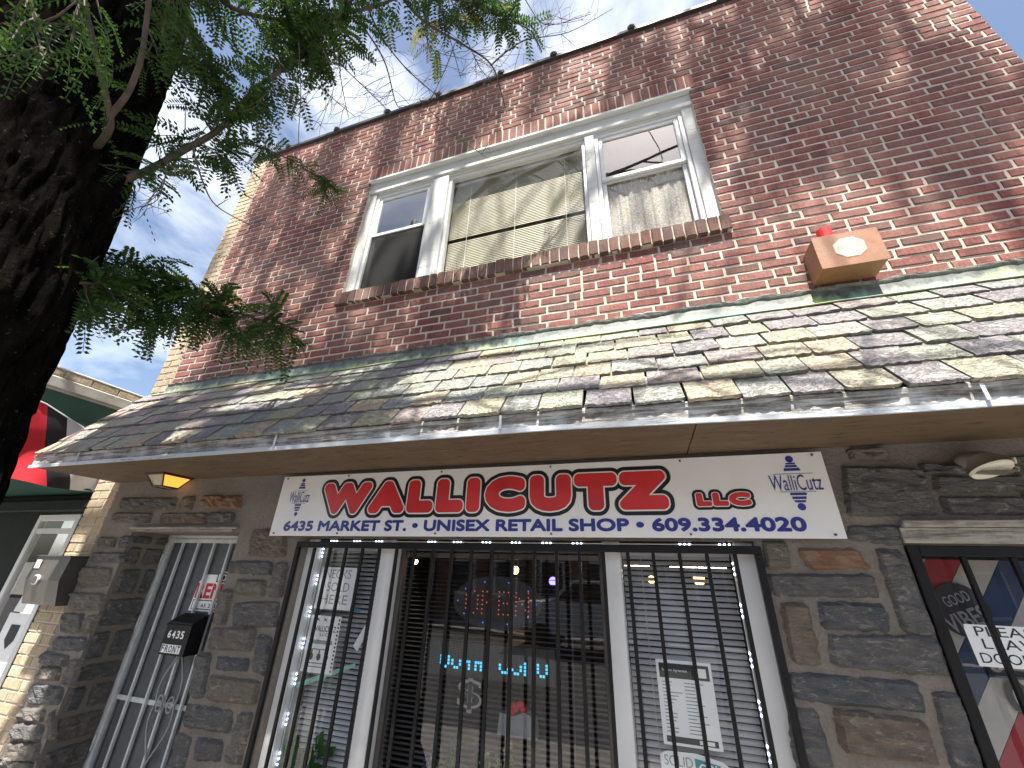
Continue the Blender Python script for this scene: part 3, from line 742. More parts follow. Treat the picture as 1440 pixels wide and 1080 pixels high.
# stones in the left-hand reveal of the entry door: built on the jamb face
jamb = []
z = .25
while z < 1.92:
    h = min(rs2.uniform(.12, .22), 1.95 - z)
    cuts = [.0, rs2.uniform(.10, .2), .285] if rs2.random() < .6 else [.0, .285]
    for a, b in zip(cuts[:-1], cuts[1:]):
        q = stone_mesh((a + .012, z + h - .014, b - .012, z + h - .010, b - .010, z + .012, a + .014, z + .010), rs2.randrange(9999))
        q.V = [Vector((DX0 - v.y * .8 - .002, v.x + .004, v.z)) for v in q.V]; q.F = [tuple(f) for f in q.F]
        q.put('stone', 'stone', STW)
    z += h

# ---- buff brick pier at the left corner, below the roof
PIER = box('corner_pier', 'mortar', B, -4.60, -4.292, .0, .28, 0.0, 3.0)
for i in range(0, 42):
    zc = .04 + (i + .5) * H
    if zc > 2.97: break
    xs_ = [-4.615, -4.505, -4.295] if i % 2 else [-4.615, -4.405, -4.295]
    for a, b in zip(xs_[:-1], xs_[1:]): buff(a + .005, b - .005, zc, PIER)

# ---- upstairs window
def rail(name, mat, parent, *a, **k): return box(name, mat, parent, *a, c=.004, **k)
UW = rail('upper_window', 'white', B, WX0 - .004, WX1 + .004, .020, .13, 5.315, 5.445)
rail('window_jamb', 'white', UW, WX0 - .004, WX0 + .085, .035, .13, SILL1 - .02, 5.314); rail('window_jamb', 'white', UW, WX1 - .085, WX1 + .004, .035, .13, SILL1 - .02, 5.314)
rail('drip_cap', 'white', UW, WX0 - .012, WX1 + .012, -.022, .13, 5.447, 5.479)
rail('header_strip', 'white', UW, WX0 + .083, WX1 - .083, .045, .13, 5.290, 5.313)
rail('window_mullion', 'white', UW, -1.675, -1.505, .030, .13, SILL1 - .02, 5.288); rail('window_mullion', 'white', UW, -.176, -.096, .030, .13, SILL1 - .02, 5.288)
def ring(name, mat, parent, x0, x1, z0, z1, t, y0, y1, tb=None):
    q = MB(); tb = tb or t
    q.box(x0, x0 + t, y0, y1, z0, z1, .003); q.box(x1 - t, x1, y0, y1, z0, z1, .003)
    q.box(x0 + t + .0005, x1 - t - .0005, y0 + .001, y1 - .001, z1 - t, z1, .003); q.box(x0 + t + .0005, x1 - t - .0005, y0 + .001, y1 - .001, z0, z0 + tb, .003)
    return q.put(name, mat, parent)
def pane(parent, x0, x1, y, z0, z1, mat='glass_up'):
    return MB().add([(x0, y, z0), (x1, y, z0), (x1, y, z1), (x0, y, z1)], [(0, 1, 2, 3)]).put('pane', mat, parent)
for x0, x1, kind in ((WX0 + .087, -1.677, 'screen'), (-.094, WX1 - .087, 'lace')):
    ring('window_liner', 'vinyl', UW, x0, x1, SILL1 - .015, 5.288, .032, .052, .128)
    a, b = x0 + .034, x1 - .034; mz = 4.725
    ring('upper_sash', 'vinyl', UW, a, b, mz - .01, 5.250, .036, .062, .090); pane(UW, a + .033, b - .033, .076, mz + .022, 5.217)
    ring('lower_sash', 'vinyl', UW, a, b, SILL1 + .02, mz + .020, .034, .092, .118); pane(UW, a + .03, b - .03, .104, SILL1 + .05, mz - .010, 'glass_mid')
    if kind == 'screen':
        box('insect_screen', 'screen_dark', UW, a + .002, b - .002, .071, .072, SILL1 + .03, mz - .012)
    else:
        q = MB(); V = []; F = []
        for i in range(41):
            x = a + .02 + (b - a - .04) * i / 40; y = .126 + .006 * math.sin(x * 70) + .004 * math.sin(x * 153)
            V += [(x, y, SILL1 + .03), (x, y + .004, mz + .03)]
        F = [(2 * i, 2 * i + 2, 2 * i + 3, 2 * i + 1) for i in range(40)]
        q.add(V, F); lc = q.put('lace_curtain', 'curtain', None); tag(lc, 'pale lace curtain behind lower sash of right upstairs window', 'curtain')
ring('picture_frame', 'vinyl', UW, -1.503, -.178, SILL1 - .015, 5.288, .030, .060, .12); pane(UW, -1.475, -.206, .085, SILL1 + .012, 5.262, 'glass_mid')
# upstairs blind: far too fine to pick slats apart, one slat field
q = MB(); z = SILL1 + .02; k = 0
while z < 5.25:
    gap = abs(z - 4.50) < .02
    q.add([(-1.49, .150, z), (-.19, .150, z), (-.19, .157, z + (.0235 if not gap else .008)), (-1.49, .157, z + (.0235 if not gap else .008))], [(0, 1, 2, 3)]); z += .0195; k += 1
BLU = thing('venetian_blind', (-.84, .16, SILL1), 'cream closed venetian blind behind the wide upstairs picture window', 'blind')
q.put('slats', 'slat_up', BLU, kind='stuff'); box('headrail', 'vinyl', BLU, -1.49, -.19, .145, .175, 5.252, 5.285)
for x in (-1.3, -.84, -.38): box('ladder_cord', 'vinyl', BLU, x - .002, x + .002, .1465, .1485, SILL1 + .02, 5.25)
# rooms
box('upstairs_floor', 'interior_up', B, BL + .2, BR - .2, .30, 8.8, 2.9, 3.1); box('upstairs_partition', 'interior_up', B, BL + .2, BR - .2, 3.2, 3.3, 3.1, TOP - .25)
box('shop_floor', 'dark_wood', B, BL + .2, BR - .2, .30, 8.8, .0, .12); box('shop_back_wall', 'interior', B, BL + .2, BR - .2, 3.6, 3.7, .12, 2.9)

# ---- shop window
SW = rail('shop_window', 'vinyl', B, GX0 - .02, GX1 + .02, -.01, .40, GZ0 - .04, GZ0 - .001)
rail('shop_post', 'vinyl', SW, GX0 + .0005, -2.098, .03, .16, GZ0, GZ1 - .002); rail('shop_post', 'vinyl', SW, .39, GX1 - .0005, .03, .16, GZ0, GZ1 - .002)
rail('shop_mullion', 'vinyl', SW, -1.600, -1.508, .028, .16, GZ0, GZ1 - .002); rail('shop_mullion', 'vinyl', SW, -.242, -.152, .028, .16, GZ0, GZ1 - .002)
for a, b in ((-2.097, -1.601), (-1.507, -.243), (-.151, .389)):
    rail('window_head', 'dark_wood', SW, a, b, .045, .155, 1.895, 1.921)
pane(SW, -2.097, -1.601, .080, GZ0, 1.893, 'glass'); pane(SW, -.151, .389, .080, GZ0, 1.893, 'glass')
ring('pane_frame', 'steel', SW, -1.5065, -.2435, GZ0, 1.893, .028, .11, .15); pane(SW, -1.478, -.272, .125, GZ0 + .03, 1.862, 'glass')
# security grille
GR = MB(); GR.box(-2.215, .495, -.034, -.010, 1.866, 1.902, .004); GR.box(-2.215, -2.188, -.034, -.010, .70, 1.8655, .003); GR.box(.466, .495, -.034, -.010, .70, 1.8655, .003); GR.box(-2.215, .495, -.0335, -.0105, .664, .699, .004)
GR = GR.put('window_grille', 'black', B)
for k in range(21): box('grille_bar', 'black', GR, -2.068 + .1224 * k - .0085, -2.068 + .1224 * k + .0085, -.031, -.014, .70, 1.8655, .002)
for x in (-1.55, -.2, .43): box('grille_bracket', 'black', GR, x - .012, x + .012, -.009, .027, 1.87, 1.90)
# ---- entry door behind its iron gate
DY = .288
ED = box('entry_door', 'dark_wood', B, DX0 + .01, DX1 - .01, DY + .05, DY + .09, .10, 1.955)
box('door_screen', plain('mesh_screen', (.085, .095, .105), .6, .15, 20), ED, DX0 + .09, DX1 - .05, DY + .012, DY + .014, .12, 1.92)
ring('gate_frame', 'grey_iron', ED, DX0 + .035, DX1 - .03, .14, 1.935, .032, DY - .02, DY + .010); ring('door_casing', 'vinyl', ED, DX0 + .002, DX1 - .002, .10, 1.962, .030, DY - .012, DY + .048)
for x in (-3.693, -3.517, -3.342, -3.166, -2.99): box('gate_bar', 'grey_iron', ED, x - .009, x + .009, DY - .018, DY + .002, .17, 1.902, .002)
box('gate_crossbar', 'grey_iron', ED, DX0 + .068, -2.945, DY + .003, DY + .011, .838, .866)
for z in (1.72, 1.28, .55): box('gate_hinge', 'grey_iron', ED, DX0 + .036, DX0 + .050, DY - .034, DY - .021, z, z + .09, .003)
def curl(cx, cz, s, up):
    P = []
    top = (cx, cz + up * .30)
    for i in range(15):                         # outer sweep from the tip round the bulb
        t = i / 14; P.append((cx + s * (.105 * math.sin(t * math.pi * .62) ** 1.3), DY - .022, cz + up * (.30 - .30 * t)))
    e = P[-1]; cx2 = e[0] - s * .040; r0 = .040
    for i in range(1, 20):
        a = i / 19 * math.pi * 2.6; r = r0 * (1 - .72 * i / 19)
        P.append((cx2 + s * r * math.cos(a), DY - .022, e[2] - up * r * math.sin(a)))
    return P
for s in (-1, 1):
    for up in (-1, 1):
        MB().tube(curl(-3.342 + .035, .875 + (.012 if up > 0 else -.03), s, up), .0065, 6).put('gate_scroll', 'scroll', ED, smooth=True)
q = MB(); q.box(-3.895, -2.790, -.038, -.005, 1.980, 1.996, .003); q.box(-3.87, -2.83, -.022, .02, 1.966, 1.9795, .003); q.put('door_lintel_trim', 'cream', B)
# ---- right-hand shop door
SD = box('shop_door', 'dark_paint', B, SX0 + .004, SX1, .20, .24, .10, 1.90)
ring('door_grille_frame', 'black', SD, SX0 + .004, SX1 - .02, .12, 1.912, .040, -.020, .02, .05)
for k in range(6): box('door_bar', 'black', SD, 1.236 + .158 * k - .009, 1.236 + .158 * k + .009, -.016, .004, .172, 1.871, .002)
pane(SD, SX0 + .046, SX1 - .06, .055, .17, 1.87, 'glass')
q = MB(); q.box(1.062, 2.2, -.045, -.005, 1.985, 2.012, .003); q.put('shop_door_trim', 'cream', SD); q = MB(); q.box(1.050, 2.2, -.030, -.005, 1.921, 1.9845, .003); q.put('shop_door_lintel', 'cream', SD)
# diagonal barber stripes on the panel
def band(mat, x, z, w, name='stripe'):           # stripe rising to the right with its lower-left corner line through (x,z)
    a0, a1 = SX0 + .045, SX1 - .07; sl_ = 1.35
    lo = lambda X: z + (X - x) * sl_
    P = []
    pts = [(a0, lo(a0)), (a1, lo(a1)), (a1, lo(a1) + w), (a0, lo(a0) + w)]
    # clip to the door's height
    def clip(P, zc, keep):
        O = []
        for i in range(len(P)):
            p, q_ = P[i], P[(i + 1) % len(P)]; ip, iq = keep(p[1]), keep(q_[1])
            if ip: O.append(p)
            if ip != iq:
                t = (zc - p[1]) / (q_[1] - p[1]); O.append((p[0] + t * (q_[0] - p[0]), zc))
        return O
    pts = clip(pts, .14, lambda v: v >= .14); pts = clip(pts, 1.868, lambda v: v <= 1.868) if pts else pts
    if len(pts) >= 3: MB().prism(pts, .196, .199).put(name, mat, SD)
cols = ['stripe_red', 'stripe_white', 'stripe_blue', 'stripe_white']
for k in range(-9, 3): band(cols[k % 4], 1.15, 1.615 + k * .175, .171)

# ================================================================ things on and around the front
# shop sign
SG = thing('shop_sign', (-.808, -.03, 1.936), 'long white shop sign board with big red outlined lettering under the eave', 'sign')
SX_0, SX_1, SZ0, SZ1 = -2.458, .842, 1.936, 2.334; YS = -.042
MB().box(SX_0, SX_1, YS, -.030, SZ0, SZ1, .002).put('sign_board', 'sign_white', SG)
LT = (-2.048, .092, 2.096, 2.246)
ext = text('lettering', 'WALLICUTZ', 'sign_red', SG, *LT, YS - .0046, grow=.125, spacing=1.30, steps=28)
text('letter_outline_white', 'WALLICUTZ', 'sign_white', SG, *LT, YS - .0030, grow=.160, ext=ext, spacing=1.30, steps=36)
text('letter_outline_black', 'WALLICUTZ', 'sign_black', SG, *LT, YS - .0012, grow=.255, ext=ext, spacing=1.30, steps=64)
LT = (.258, .486, 2.092, 2.140)
ext = text('lettering', 'LLC', 'sign_red', SG, *LT, YS - .0046, grow=.13, spacing=1.2, steps=28)
text('letter_outline_white', 'LLC', 'sign_white', SG, *LT, YS - .0030, grow=.19, ext=ext, spacing=1.2, steps=36)
text('letter_outline_black', 'LLC', 'sign_black', SG, *LT, YS - .0012, grow=.38, ext=ext, spacing=1.2, steps=64)
text('address_word', '6435 MARKET ST. \u2022 UNISEX RETAIL SHOP \u2022 609.334.4020', 'sign_blue', SG, -2.345, .695, 1.969, 2.026, YS - .0015, grow=.055, words=True)
def logo(cx, w):
    s = w / .215
    text('logo_lettering', 'WalliCutz', 'sign_blue', SG, cx - .108 * s, cx + .108 * s, 2.150, 2.225, YS - .0024, grow=0)
    q = MB()
    def circ(x, z, r): q.prism([(x + r * math.cos(a * math.pi / 8), z + r * math.sin(a * math.pi / 8)) for a in range(16)], YS - .0012, YS - .0004)
    def trap(z0, z1, a, b): q.prism([(cx - a * s, z0), (cx + a * s, z0), (cx + b * s, z1), (cx - b * s, z1)], YS - .0012, YS - .0004)
    circ(cx, 2.302, .017 * s); trap(2.276, 2.284, .020, .020); trap(2.262, 2.273, .028, .022); trap(2.244, 2.258, .036, .032); trap(2.229, 2.231, .085, .085)
    q.put('upper_emblem', 'sign_blue', SG); q = MB()
    trap(2.128, 2.140, .034, .034); trap(2.110, 2.122, .028, .030); trap(2.095, 2.105, .020, .026); circ(cx, 2.075, .017 * s)
    q.box(cx - .075 * s, cx + .075 * s, YS - .0012, YS - .0004, 2.1435, 2.1455)
    q.put('lower_emblem', 'sign_blue', SG)
logo(-2.275, .17); logo(.700, .215)
for x in (-2.42, -1.9, -1.2, -.5, .2, .80):
    for z in (1.952, 2.318): MB().tube([(x, YS - .006, z), (x, YS, z)], .0055, 8).put('screw', 'steel', SG)
# alarm box
AL = thing('alarm_box', (1.22, 0, 3.317), 'rusty copper alarm box with octagonal label and red lens above the slate roof', 'alarm')
q = MB(); q.box(1.068, 1.370, -.161, -.005, 3.317, 3.535, .004); q.put('housing', 'rust', AL)
q = MB(); q.box(1.064, 1.374, -.166, -.1615, 3.313, 3.539, .001); FR = q.put('front_cover', 'rust', AL)
oc = [(1.222 + .068 * a, 3.432 + .068 * b) for a, b in ((-1, -.42), (-.42, -.93), (.42, -.93), (1, -.42), (1, .42), (.42, .93), (-.42, .93), (-1, .42))]
MB().prism([(1.222 + (x - 1.222) * 1.07, 3.432 + (z - 3.432) * 1.07) for x, z in oc], -.1672, -.1665).put('label_border', 'label_gold', AL); MB().prism(oc, -.1682, -.1675).put('label_plate', 'label_white', AL)
text('label_name', 'KEYSTONE', 'label_gold', AL, 1.165, 1.280, 3.425, 3.446, -.1690, grow=0.03); text('label_line', 'ALARM COMPANY', 'label_gold', AL, 1.172, 1.273, 3.409, 3.418, -.1690)
q = MB(); q.tube([(1.165, -.110, 3.536), (1.165, -.110, 3.625)], .036, 16); q.put('warning_lens', 'red_plastic', AL, smooth=False)
# lantern on the soffit
LN = thing('soffit_lantern', (-3.49, -.15, 2.265), 'small lit amber lantern with dark frame on the soffit', 'lamp')
cx, cy = -3.485, -.15
def lp(s, z): return [(cx + s * a, cy + s * b, z) for a, b in ((-1, -1.1), (1, -1.1), (1, 1.1), (-1, 1.1))]
q = MB(); 
for i in range(4):
    q.tube([lp(.095, 2.352)[i], lp(.052, 2.268)[i]], .006, 5)
    for s, z in ((.095, 2.350), (.052, 2.268)): q.tube([lp(s, z)[i], lp(s, z)[(i + 1) % 4]], .0065, 5)
q.box(cx - .106, cx + .106, cy - .115, cy + .115, 2.350, 2.3595); q.put('lantern_frame', 'bronze', LN)
for i in range(4):
    a, b = lp(.092, 2.348), lp(.050, 2.270)
    MB().add([a[i], a[(i + 1) % 4], b[(i + 1) % 4], b[i]], [(0, 1, 2, 3)]).put('lantern_pane', 'amber' if i in (1, 2) else 'amber_dim', LN)
MB().add(lp(.050, 2.2705), [(0, 1, 2, 3)]).put('lantern_pane', 'amber_dim', LN)
# floodlight at the right
FD = thing('floodlight', (1.40, -.14, 2.18), 'pale round floodlight under the soffit above the right shop door', 'lamp')
def disc(c, ax, r, h, n=22):
    ax = Vector(ax).normalized(); q = MB(); c = Vector(c)
    q.tube([c, c + ax * h * .35, c + ax * h], [r, r * .98, r * .55], n); return q
ax = Vector((-.12, .30, .95))
disc((1.365, -.16, 2.198), ax, .072, .055).put('lamp_housing', 'flood', FD, smooth=True)
q = MB(); c = Vector((1.365, -.16, 2.196)); q.tube([c, c - ax.normalized() * .008], [.070, .066], 22); q.put('lamp_lens', 'label_white', FD)
q = MB()
for k in range(-5, 6): q.box(1.365 + k * .011 - .002, 1.365 + k * .011 + .002, -.16 - .045, -.16 + .04, 2.178, 2.184)
q.put('lens_ribs', 'flood', FD)
q = MB(); q.ball((1.395, -.055, 2.262), .062, 14, 8, (1.1, .9, .55)); q.put('mount_plate', 'flood', FD, smooth=True)
MB().tube([(1.39, -.06, 2.255), (1.38, -.12, 2.235)], .014, 8).put('lamp_arm', 'flood', FD)
MB().tube([(1.425, -.075, 2.245), (1.478, -.125, 2.236)], .014, 8).put('motion_sensor', 'label_white', FD)
MB().tube([(1.44, -.10, 2.238), (1.46, -.15, 2.20), (1.44, -.17, 2.185), (1.41, -.165, 2.19)], .003, 5).put('wire', 'label_white', FD)
# mailbox on the gate
MX = thing('gate_mailbox', (-3.25, .20, 1.16), 'black metal mailbox numbered 6435 FRONT hung on the iron gate', 'mailbox')
q = MB(); pr = [(.262, 1.165), (.262, 1.40), (.235, 1.405), (.160, 1.365), (.155, 1.345), (.155, 1.165)]
q.add([(-3.385, y, z) for y, z in pr] + [(-3.145, y, z) for y, z in pr], [tuple(reversed(range(6))), tuple(range(6, 12))] + [(i, i + 6, (i + 1) % 6 + 6, (i + 1) % 6) for i in range(6)])
q.put('mailbox_body', 'mailbox_black', MX)
q = MB(); q.add([(-3.392, .150, 1.350), (-3.138, .150, 1.350), (-3.138, .263, 1.412), (-3.392, .263, 1.412), (-3.392, .150, 1.340), (-3.138, .150, 1.340)], [(0, 1, 2, 3), (0, 4, 5, 1)]); q.put('mailbox_lid', 'mailbox_black', MX)
for k, ch in enumerate('6435'):
    x = -3.352 + k * .042; MB().box(x, x + .038, .1535, .1545, 1.262, 1.318).put('number_tile', 'ink', MX); text('number', ch, 'paper', MX, x + .005, x + .033, 1.268, 1.312, .1530, grow=0.02)
for k, ch in enumerate('FRONT'):
    x = -3.372 + k * .038; MB().box(x, x + .035, .1535, .1545, 1.178, 1.228).put('letter_tile', 'paper', MX); text('letter', ch, 'ink', MX, x + .005, x + .030, 1.183, 1.223, .1530, grow=0.02)
# rent notice behind the gate bars
RN = thing('rent_notice', (-3.2, .298, 1.42), 'white and red FOR RENT notice behind the iron gate', 'sign')
yR = .2965
MB().prism([(-3.42, 1.424), (-3.03, 1.424), (-3.03, 1.70), (-3.20, 1.70), (-3.22, 1.675), (-3.34, 1.675), (-3.40, 1.62)], yR, yR + .003).put('notice_card', 'paper', RN)
MB().box(-3.225, -3.075, yR - .0014, yR - .0006, 1.625, 1.690).put('dark_patch', 'ink', RN); text('for_lettering', 'FOR', 'paper', RN, -3.210, -3.085, 1.634, 1.680, yR - .0022, grow=0.02)
text('rent_lettering', 'RENT', 'red_ink', RN, -3.395, -3.045, 1.515, 1.610, yR - .0015, grow=0.035)
MB().box(-3.40, -3.05, yR - .0014, yR - .0006, 1.436, 1.500).put('lower_border', 'ink', RN); MB().box(-3.392, -3.058, yR - .0022, yR - .0015, 1.442, 1.494).put('lower_field', 'paper', RN); text('phone_lettering', '65 263 46', 'ink', RN, -3.30, -3.08, 1.452, 1.476, yR - .0028, grow=0.02)

# ---- inside the shop window
def blind(name, label, x0, x1, y, z0, z1, mat, step=.0265, ang=28):
    t = thing(name, ((x0 + x1) / 2, y, z0), label, 'blind'); w = .024; c, s = math.cos(R(ang)) * w / 2, math.sin(R(ang)) * w / 2
    V = []; L = (x1 - x0) / 2
    V = [(-L, -c, -s), (L, -c, -s), (L, 0, .0015), (-L, 0, .0015), (L, c, s), (-L, c, s)]
    me = mk('slat', V, [(0, 1, 2, 3), (3, 2, 4, 5)]); me.materials.append(M[mat]); z = z0; r = random.Random(4)
    while z < z1:
        o = put('slat', me, None, t, ((x0 + x1) / 2, y, z)); o.rotation_euler = (R(r.uniform(-2, 2)), R(r.uniform(-.25, .25)), 0); z += step
    box('headrail', mat, t, x0, x1, y - .016, y + .016, z1, z1 + .03)
    for f_ in (.18, .82): x = x0 + (x1 - x0) * f_; box('ladder_cord', mat, t, x - .0015, x + .0015, y - .014, y - .012, z0, z1)
    return t
blind('venetian_blind', 'grey venetian blind with two taped flyers in left shop pane', -2.09, -1.60, .185, .66, 1.86, 'slat', ang=46)
blind('venetian_blind', 'grey venetian blind with a printed notice in right shop pane', -.15, .385, .185, .66, 1.86, 'slat', ang=50)
blind('venetian_blind', 'shadowy open venetian blind behind the glowing signs in middle shop pane', -2.05, -.16, .52, .66, 1.84, 'slat_dark', ang=12)
yP = .090
F1 = thing('flyer', (-1.92, yP, 1.51), 'upper hand drawn flyer taped inside the left shop pane', 'flyer')
MB().box(-2.075, -1.790, yP, yP + .001, 1.515, 1.755).put('sheet', 'paper', F1)
for s_, z in (('NECKS', 1.690), ('SOLD', 1.615), ('HERE', 1.545)): text('drawn_lettering', s_, 'ink_grey', F1, -2.035 + (.03 if s_ == 'SOLD' else 0), -1.835, z, z + .052, yP - .001, grow=0)
for x, z in ((-1.800, 1.745), (-1.80, 1.515), (-1.76, 1.51)): MB().box(x, x + .035, yP - .002, yP - .0012, z, z + .02).put('tape', 'tape', F1)
F2 = thing('flyer', (-1.95, yP, 1.185), 'lower printed barber flyer taped inside the left shop pane', 'flyer')
MB().box(-2.078, -1.850, yP, yP + .001, 1.185, 1.480).put('sheet', 'paper', F2)
text('flyer_title', 'WALLICUTZ', 'ink', F2, -2.045, -1.875, 1.395, 1.425, yP - .001, grow=0.01); text('flyer_title', 'LLC', 'ink', F2, -1.985, -1.925, 1.372, 1.388, yP - .001)
MB().box(-2.04, -1.885, yP - .0009, yP - .0003, 1.330, 1.350).put('flyer_bar', 'ink_grey', F2)
for z in (1.300, 1.230, 1.212): text('flyer_line', 'lllllllllllll', 'ink_grey', F2, -2.03, -1.895, z, z + .010, yP - .001) if False else MB().box(-2.03, -1.895, yP - .0009, yP - .0003, z, z + .006).put('flyer_line', 'ink_grey', F2)
for x in (-2.02, -1.965, -1.91):
    q = MB(); q.ball((x, yP - .001, 1.265), .016, 7, 4, (1, .05, 1.2)); q.box(x - .004, x + .004, yP - .002, yP, 1.28, 1.30); q.put('flyer_figure', 'ink', F2)
    q = MB(); q.tube([(x - .012, yP - .0012, 1.45), (x + .012, yP - .0012, 1.468)], .002, 4); q.tube([(x + .012, yP - .0014, 1.45), (x - .012, yP - .0014, 1.468)], .002, 4); q.put('flyer_scissors', 'ink', F2)
for k in range(14): MB().box(-1.866, -1.856, yP - .0009, yP - .0003, 1.195 + k * .020, 1.206 + k * .020).put('flyer_edge_mark', 'ink' if k > 1 else 'red_ink', F2)
TG = MB(); TG.prism([(-1.735, 1.335), (-1.70, 1.312), (-1.645, 1.42), (-1.672, 1.45)], yP, yP + .001); TG = TG.put('price_tag', 'paper', None); tag(TG, 'small slanted paper tag beside the left mullion', 'tag')
q = MB(); q.prism([(-2.085, 1.10), (-1.70, 1.235), (-1.70, 1.255), (-2.085, 1.128)], yP + .002, yP + .003); tag(q.put('mint_tape', 'mint', None), 'mint green tape strip slanting across left shop pane', 'tape')
NT = thing('printed_notice', (.09, yP, 1.09), 'white typed notice with black header in right shop pane', 'notice')
MB().box(-.030, .210, yP, yP + .001, 1.090, 1.405).put('sheet', 'paper', NT); MB().box(-.018, .198, yP - .0009, yP - .0003, 1.335, 1.392).put('header_bar', 'ink', NT); MB().box(-.015, .195, yP - .0009, yP - .0003, 1.100, 1.122).put('footer_bar', 'ink', NT)
MB().box(.135, .185, yP - .0017, yP - .001, 1.345, 1.380).put('stamp_field', 'paper', NT)
MB().box(.120, .180, yP - .0017, yP - .001, 1.104, 1.118).put('stamp_field', 'paper', NT)
text('header_lettering', 'Business Agreement', 'paper', NT, -.005, .105, 1.358, 1.372, yP - .0017)
rn = random.Random(8)
for k in range(15):
    z = 1.318 - k * .013
    for x in (-.010, .085): MB().box(x, x + rn.uniform(.03, .085), yP - .0009, yP - .0003, z, z + .0035).put('typed_line', 'ink_grey', NT)
SG2 = thing('gold_poster', (.08, yP, .95), 'white and teal SOLID GOLD poster at the foot of right shop pane', 'poster')
MB().prism([(-.05, .80), (.26, .80), (.26, 1.02), (.20, 1.055), (.10, 1.072), (-.02, 1.068), (-.05, 1.055)], yP, yP + .001).put('sheet', 'paper', SG2); MB().prism([(.09, .80), (.262, .80), (.262, 1.0), (.20, 1.04), (.09, 1.055)], yP - .0012, yP - .0005).put('teal_field', 'teal_ink', SG2)
text('poster_lettering', 'SOLID', 'ink_grey', SG2, -.035, .080, 1.020, 1.055, yP - .0015); text('poster_lettering', 'GOLD', 'paper', SG2, .105, .215, 1.005, 1.040, yP - .002, grow=0.02)
# oval OPEN sign
OP = thing('open_sign', (-.90, .24, 1.45), 'dark oval LED sign spelling OPEN in red dots in middle shop pane', 'sign'); yO = .235
MB().prism([(-.900 + .275 * math.cos(a * math.pi / 20), 1.595 + .140 * math.sin(a * math.pi / 20)) for a in range(40)], yO, yO + .02).put('sign_panel', 'led_off', OP)
dots = {'O': [(0, .2), (0, .4), (0, .6), (0, .8), (.2, 1), (.45, 1), (.65, .8), (.65, .6), (.65, .4), (.65, .2), (.45, 0), (.2, 0)], 'P': [(0, 0), (0, .2), (0, .4), (0, .6), (0, .8), (0, 1), (.25, 1), (.5, .9), (.5, .65), (.25, .5)],
        'E': [(0, 0), (0, .2), (0, .4), (0, .6), (0, .8), (0, 1), (.25, 1), (.5, 1), (.25, .5), (.45, .5), (.25, 0), (.5, 0)], 'N': [(0, 0), (0, .2), (0, .4), (0, .6), (0, .8), (0, 1), (.17, .75), (.33, .5), (.5, .25), (.65, 0), (.65, .2), (.65, .4), (.65, .6), (.65, .8), (.65, 1)]}
q = MB()
for k, ch in enumerate('OPEN'):
    for a, b in dots[ch]: q.ball((-1.090 + k * .105 + a * .115, yO - .003, 1.535 + b * .115), .0042, 6, 4)
q.put('red_dots', 'led_red', OP, kind='stuff')
q = MB()
for a in range(0, 40, 4): q.ball((-.900 + .245 * math.cos(a * math.pi / 20), yO - .003, 1.595 + .112 * math.sin(a * math.pi / 20)), .0042, 6, 4)
q.put('blue_dots', 'led_blue', OP, kind='stuff')
MB().tube([(-.9, yO + .01, 1.735), (-.9, yO + .01, 1.86)], .002, 4).put('hanger', 'black', OP)
# scrolling LED panel
LP = thing('message_panel', (-.95, .30, 1.22), 'black LED message panel with cyan half lit characters below the oval sign', 'sign'); yL = .29
MB().box(-1.345, -.560, yL, yL + .03, 1.205, 1.375).put('panel_case', 'led_off', LP)
q = MB()
for i in range(88):
    for j in range(20): q.box(-1.340 + i * .00885, -1.340 + i * .00885 + .0028, yL - .001, yL - .0002, 1.210 + j * .0082, 1.2128 + j * .0082)
q.put('unlit_dots', plain('unlit_led', (.14, .14, .14), .5), LP, kind='stuff')
q = MB(); pat = [[(0, 3), (0, 2), (1, 1), (2, 1), (3, 2), (3, 3), (0, 4), (3, 4)], [(0, 3), (0, 2), (1, 1), (2, 1), (3, 2), (3, 3)], [(0, 1), (0, 2), (0, 3), (2, 3), (1, 3), (2, 2), (2, 1)], [(0, 1), (0, 2), (0, 3), (1, 3), (2, 1), (2, 2), (2, 3)], [], [(0, 3), (0, 2), (1, 1), (2, 1), (3, 1), (3, 2)], [(0, 2), (1, 1), (2, 1), (3, 2), (3, 3)], [(0, 1), (0, 2), (0, 3), (0, 4)], [(0, 3), (0, 2), (1, 1), (2, 1), (3, 2), (3, 3), (3, 4), (0, 4)]]
x = -1.255
for P in pat:
    for a, b in P: q.box(x + a * .0165, x + a * .0165 + .012, yL - .003, yL - .0012, 1.226 + b * .0165, 1.238 + b * .0165)
    x += .074
q.put('lit_characters', 'led_cyan', LP, kind='stuff')
DS = thing('dollar_decal', (-1.05, .300, 1.05), 'grey outlined dollar sign hanging below the message panel', 'decal'); text('dollar_mark', '$', 'ink_grey', DS, -1.130, -.985, 1.045, 1.200, .300, grow=0.012); text('dollar_inner', '$', 'led_off', DS, -1.118, -.997, 1.058, 1.187, .2985, grow=0)
tag(box('window_shelf', 'shelf', None, -1.19, -.70, .40, .48, 1.352, 1.366), 'short brown wooden shelf glimpsed between the two LED signs', 'shelf')
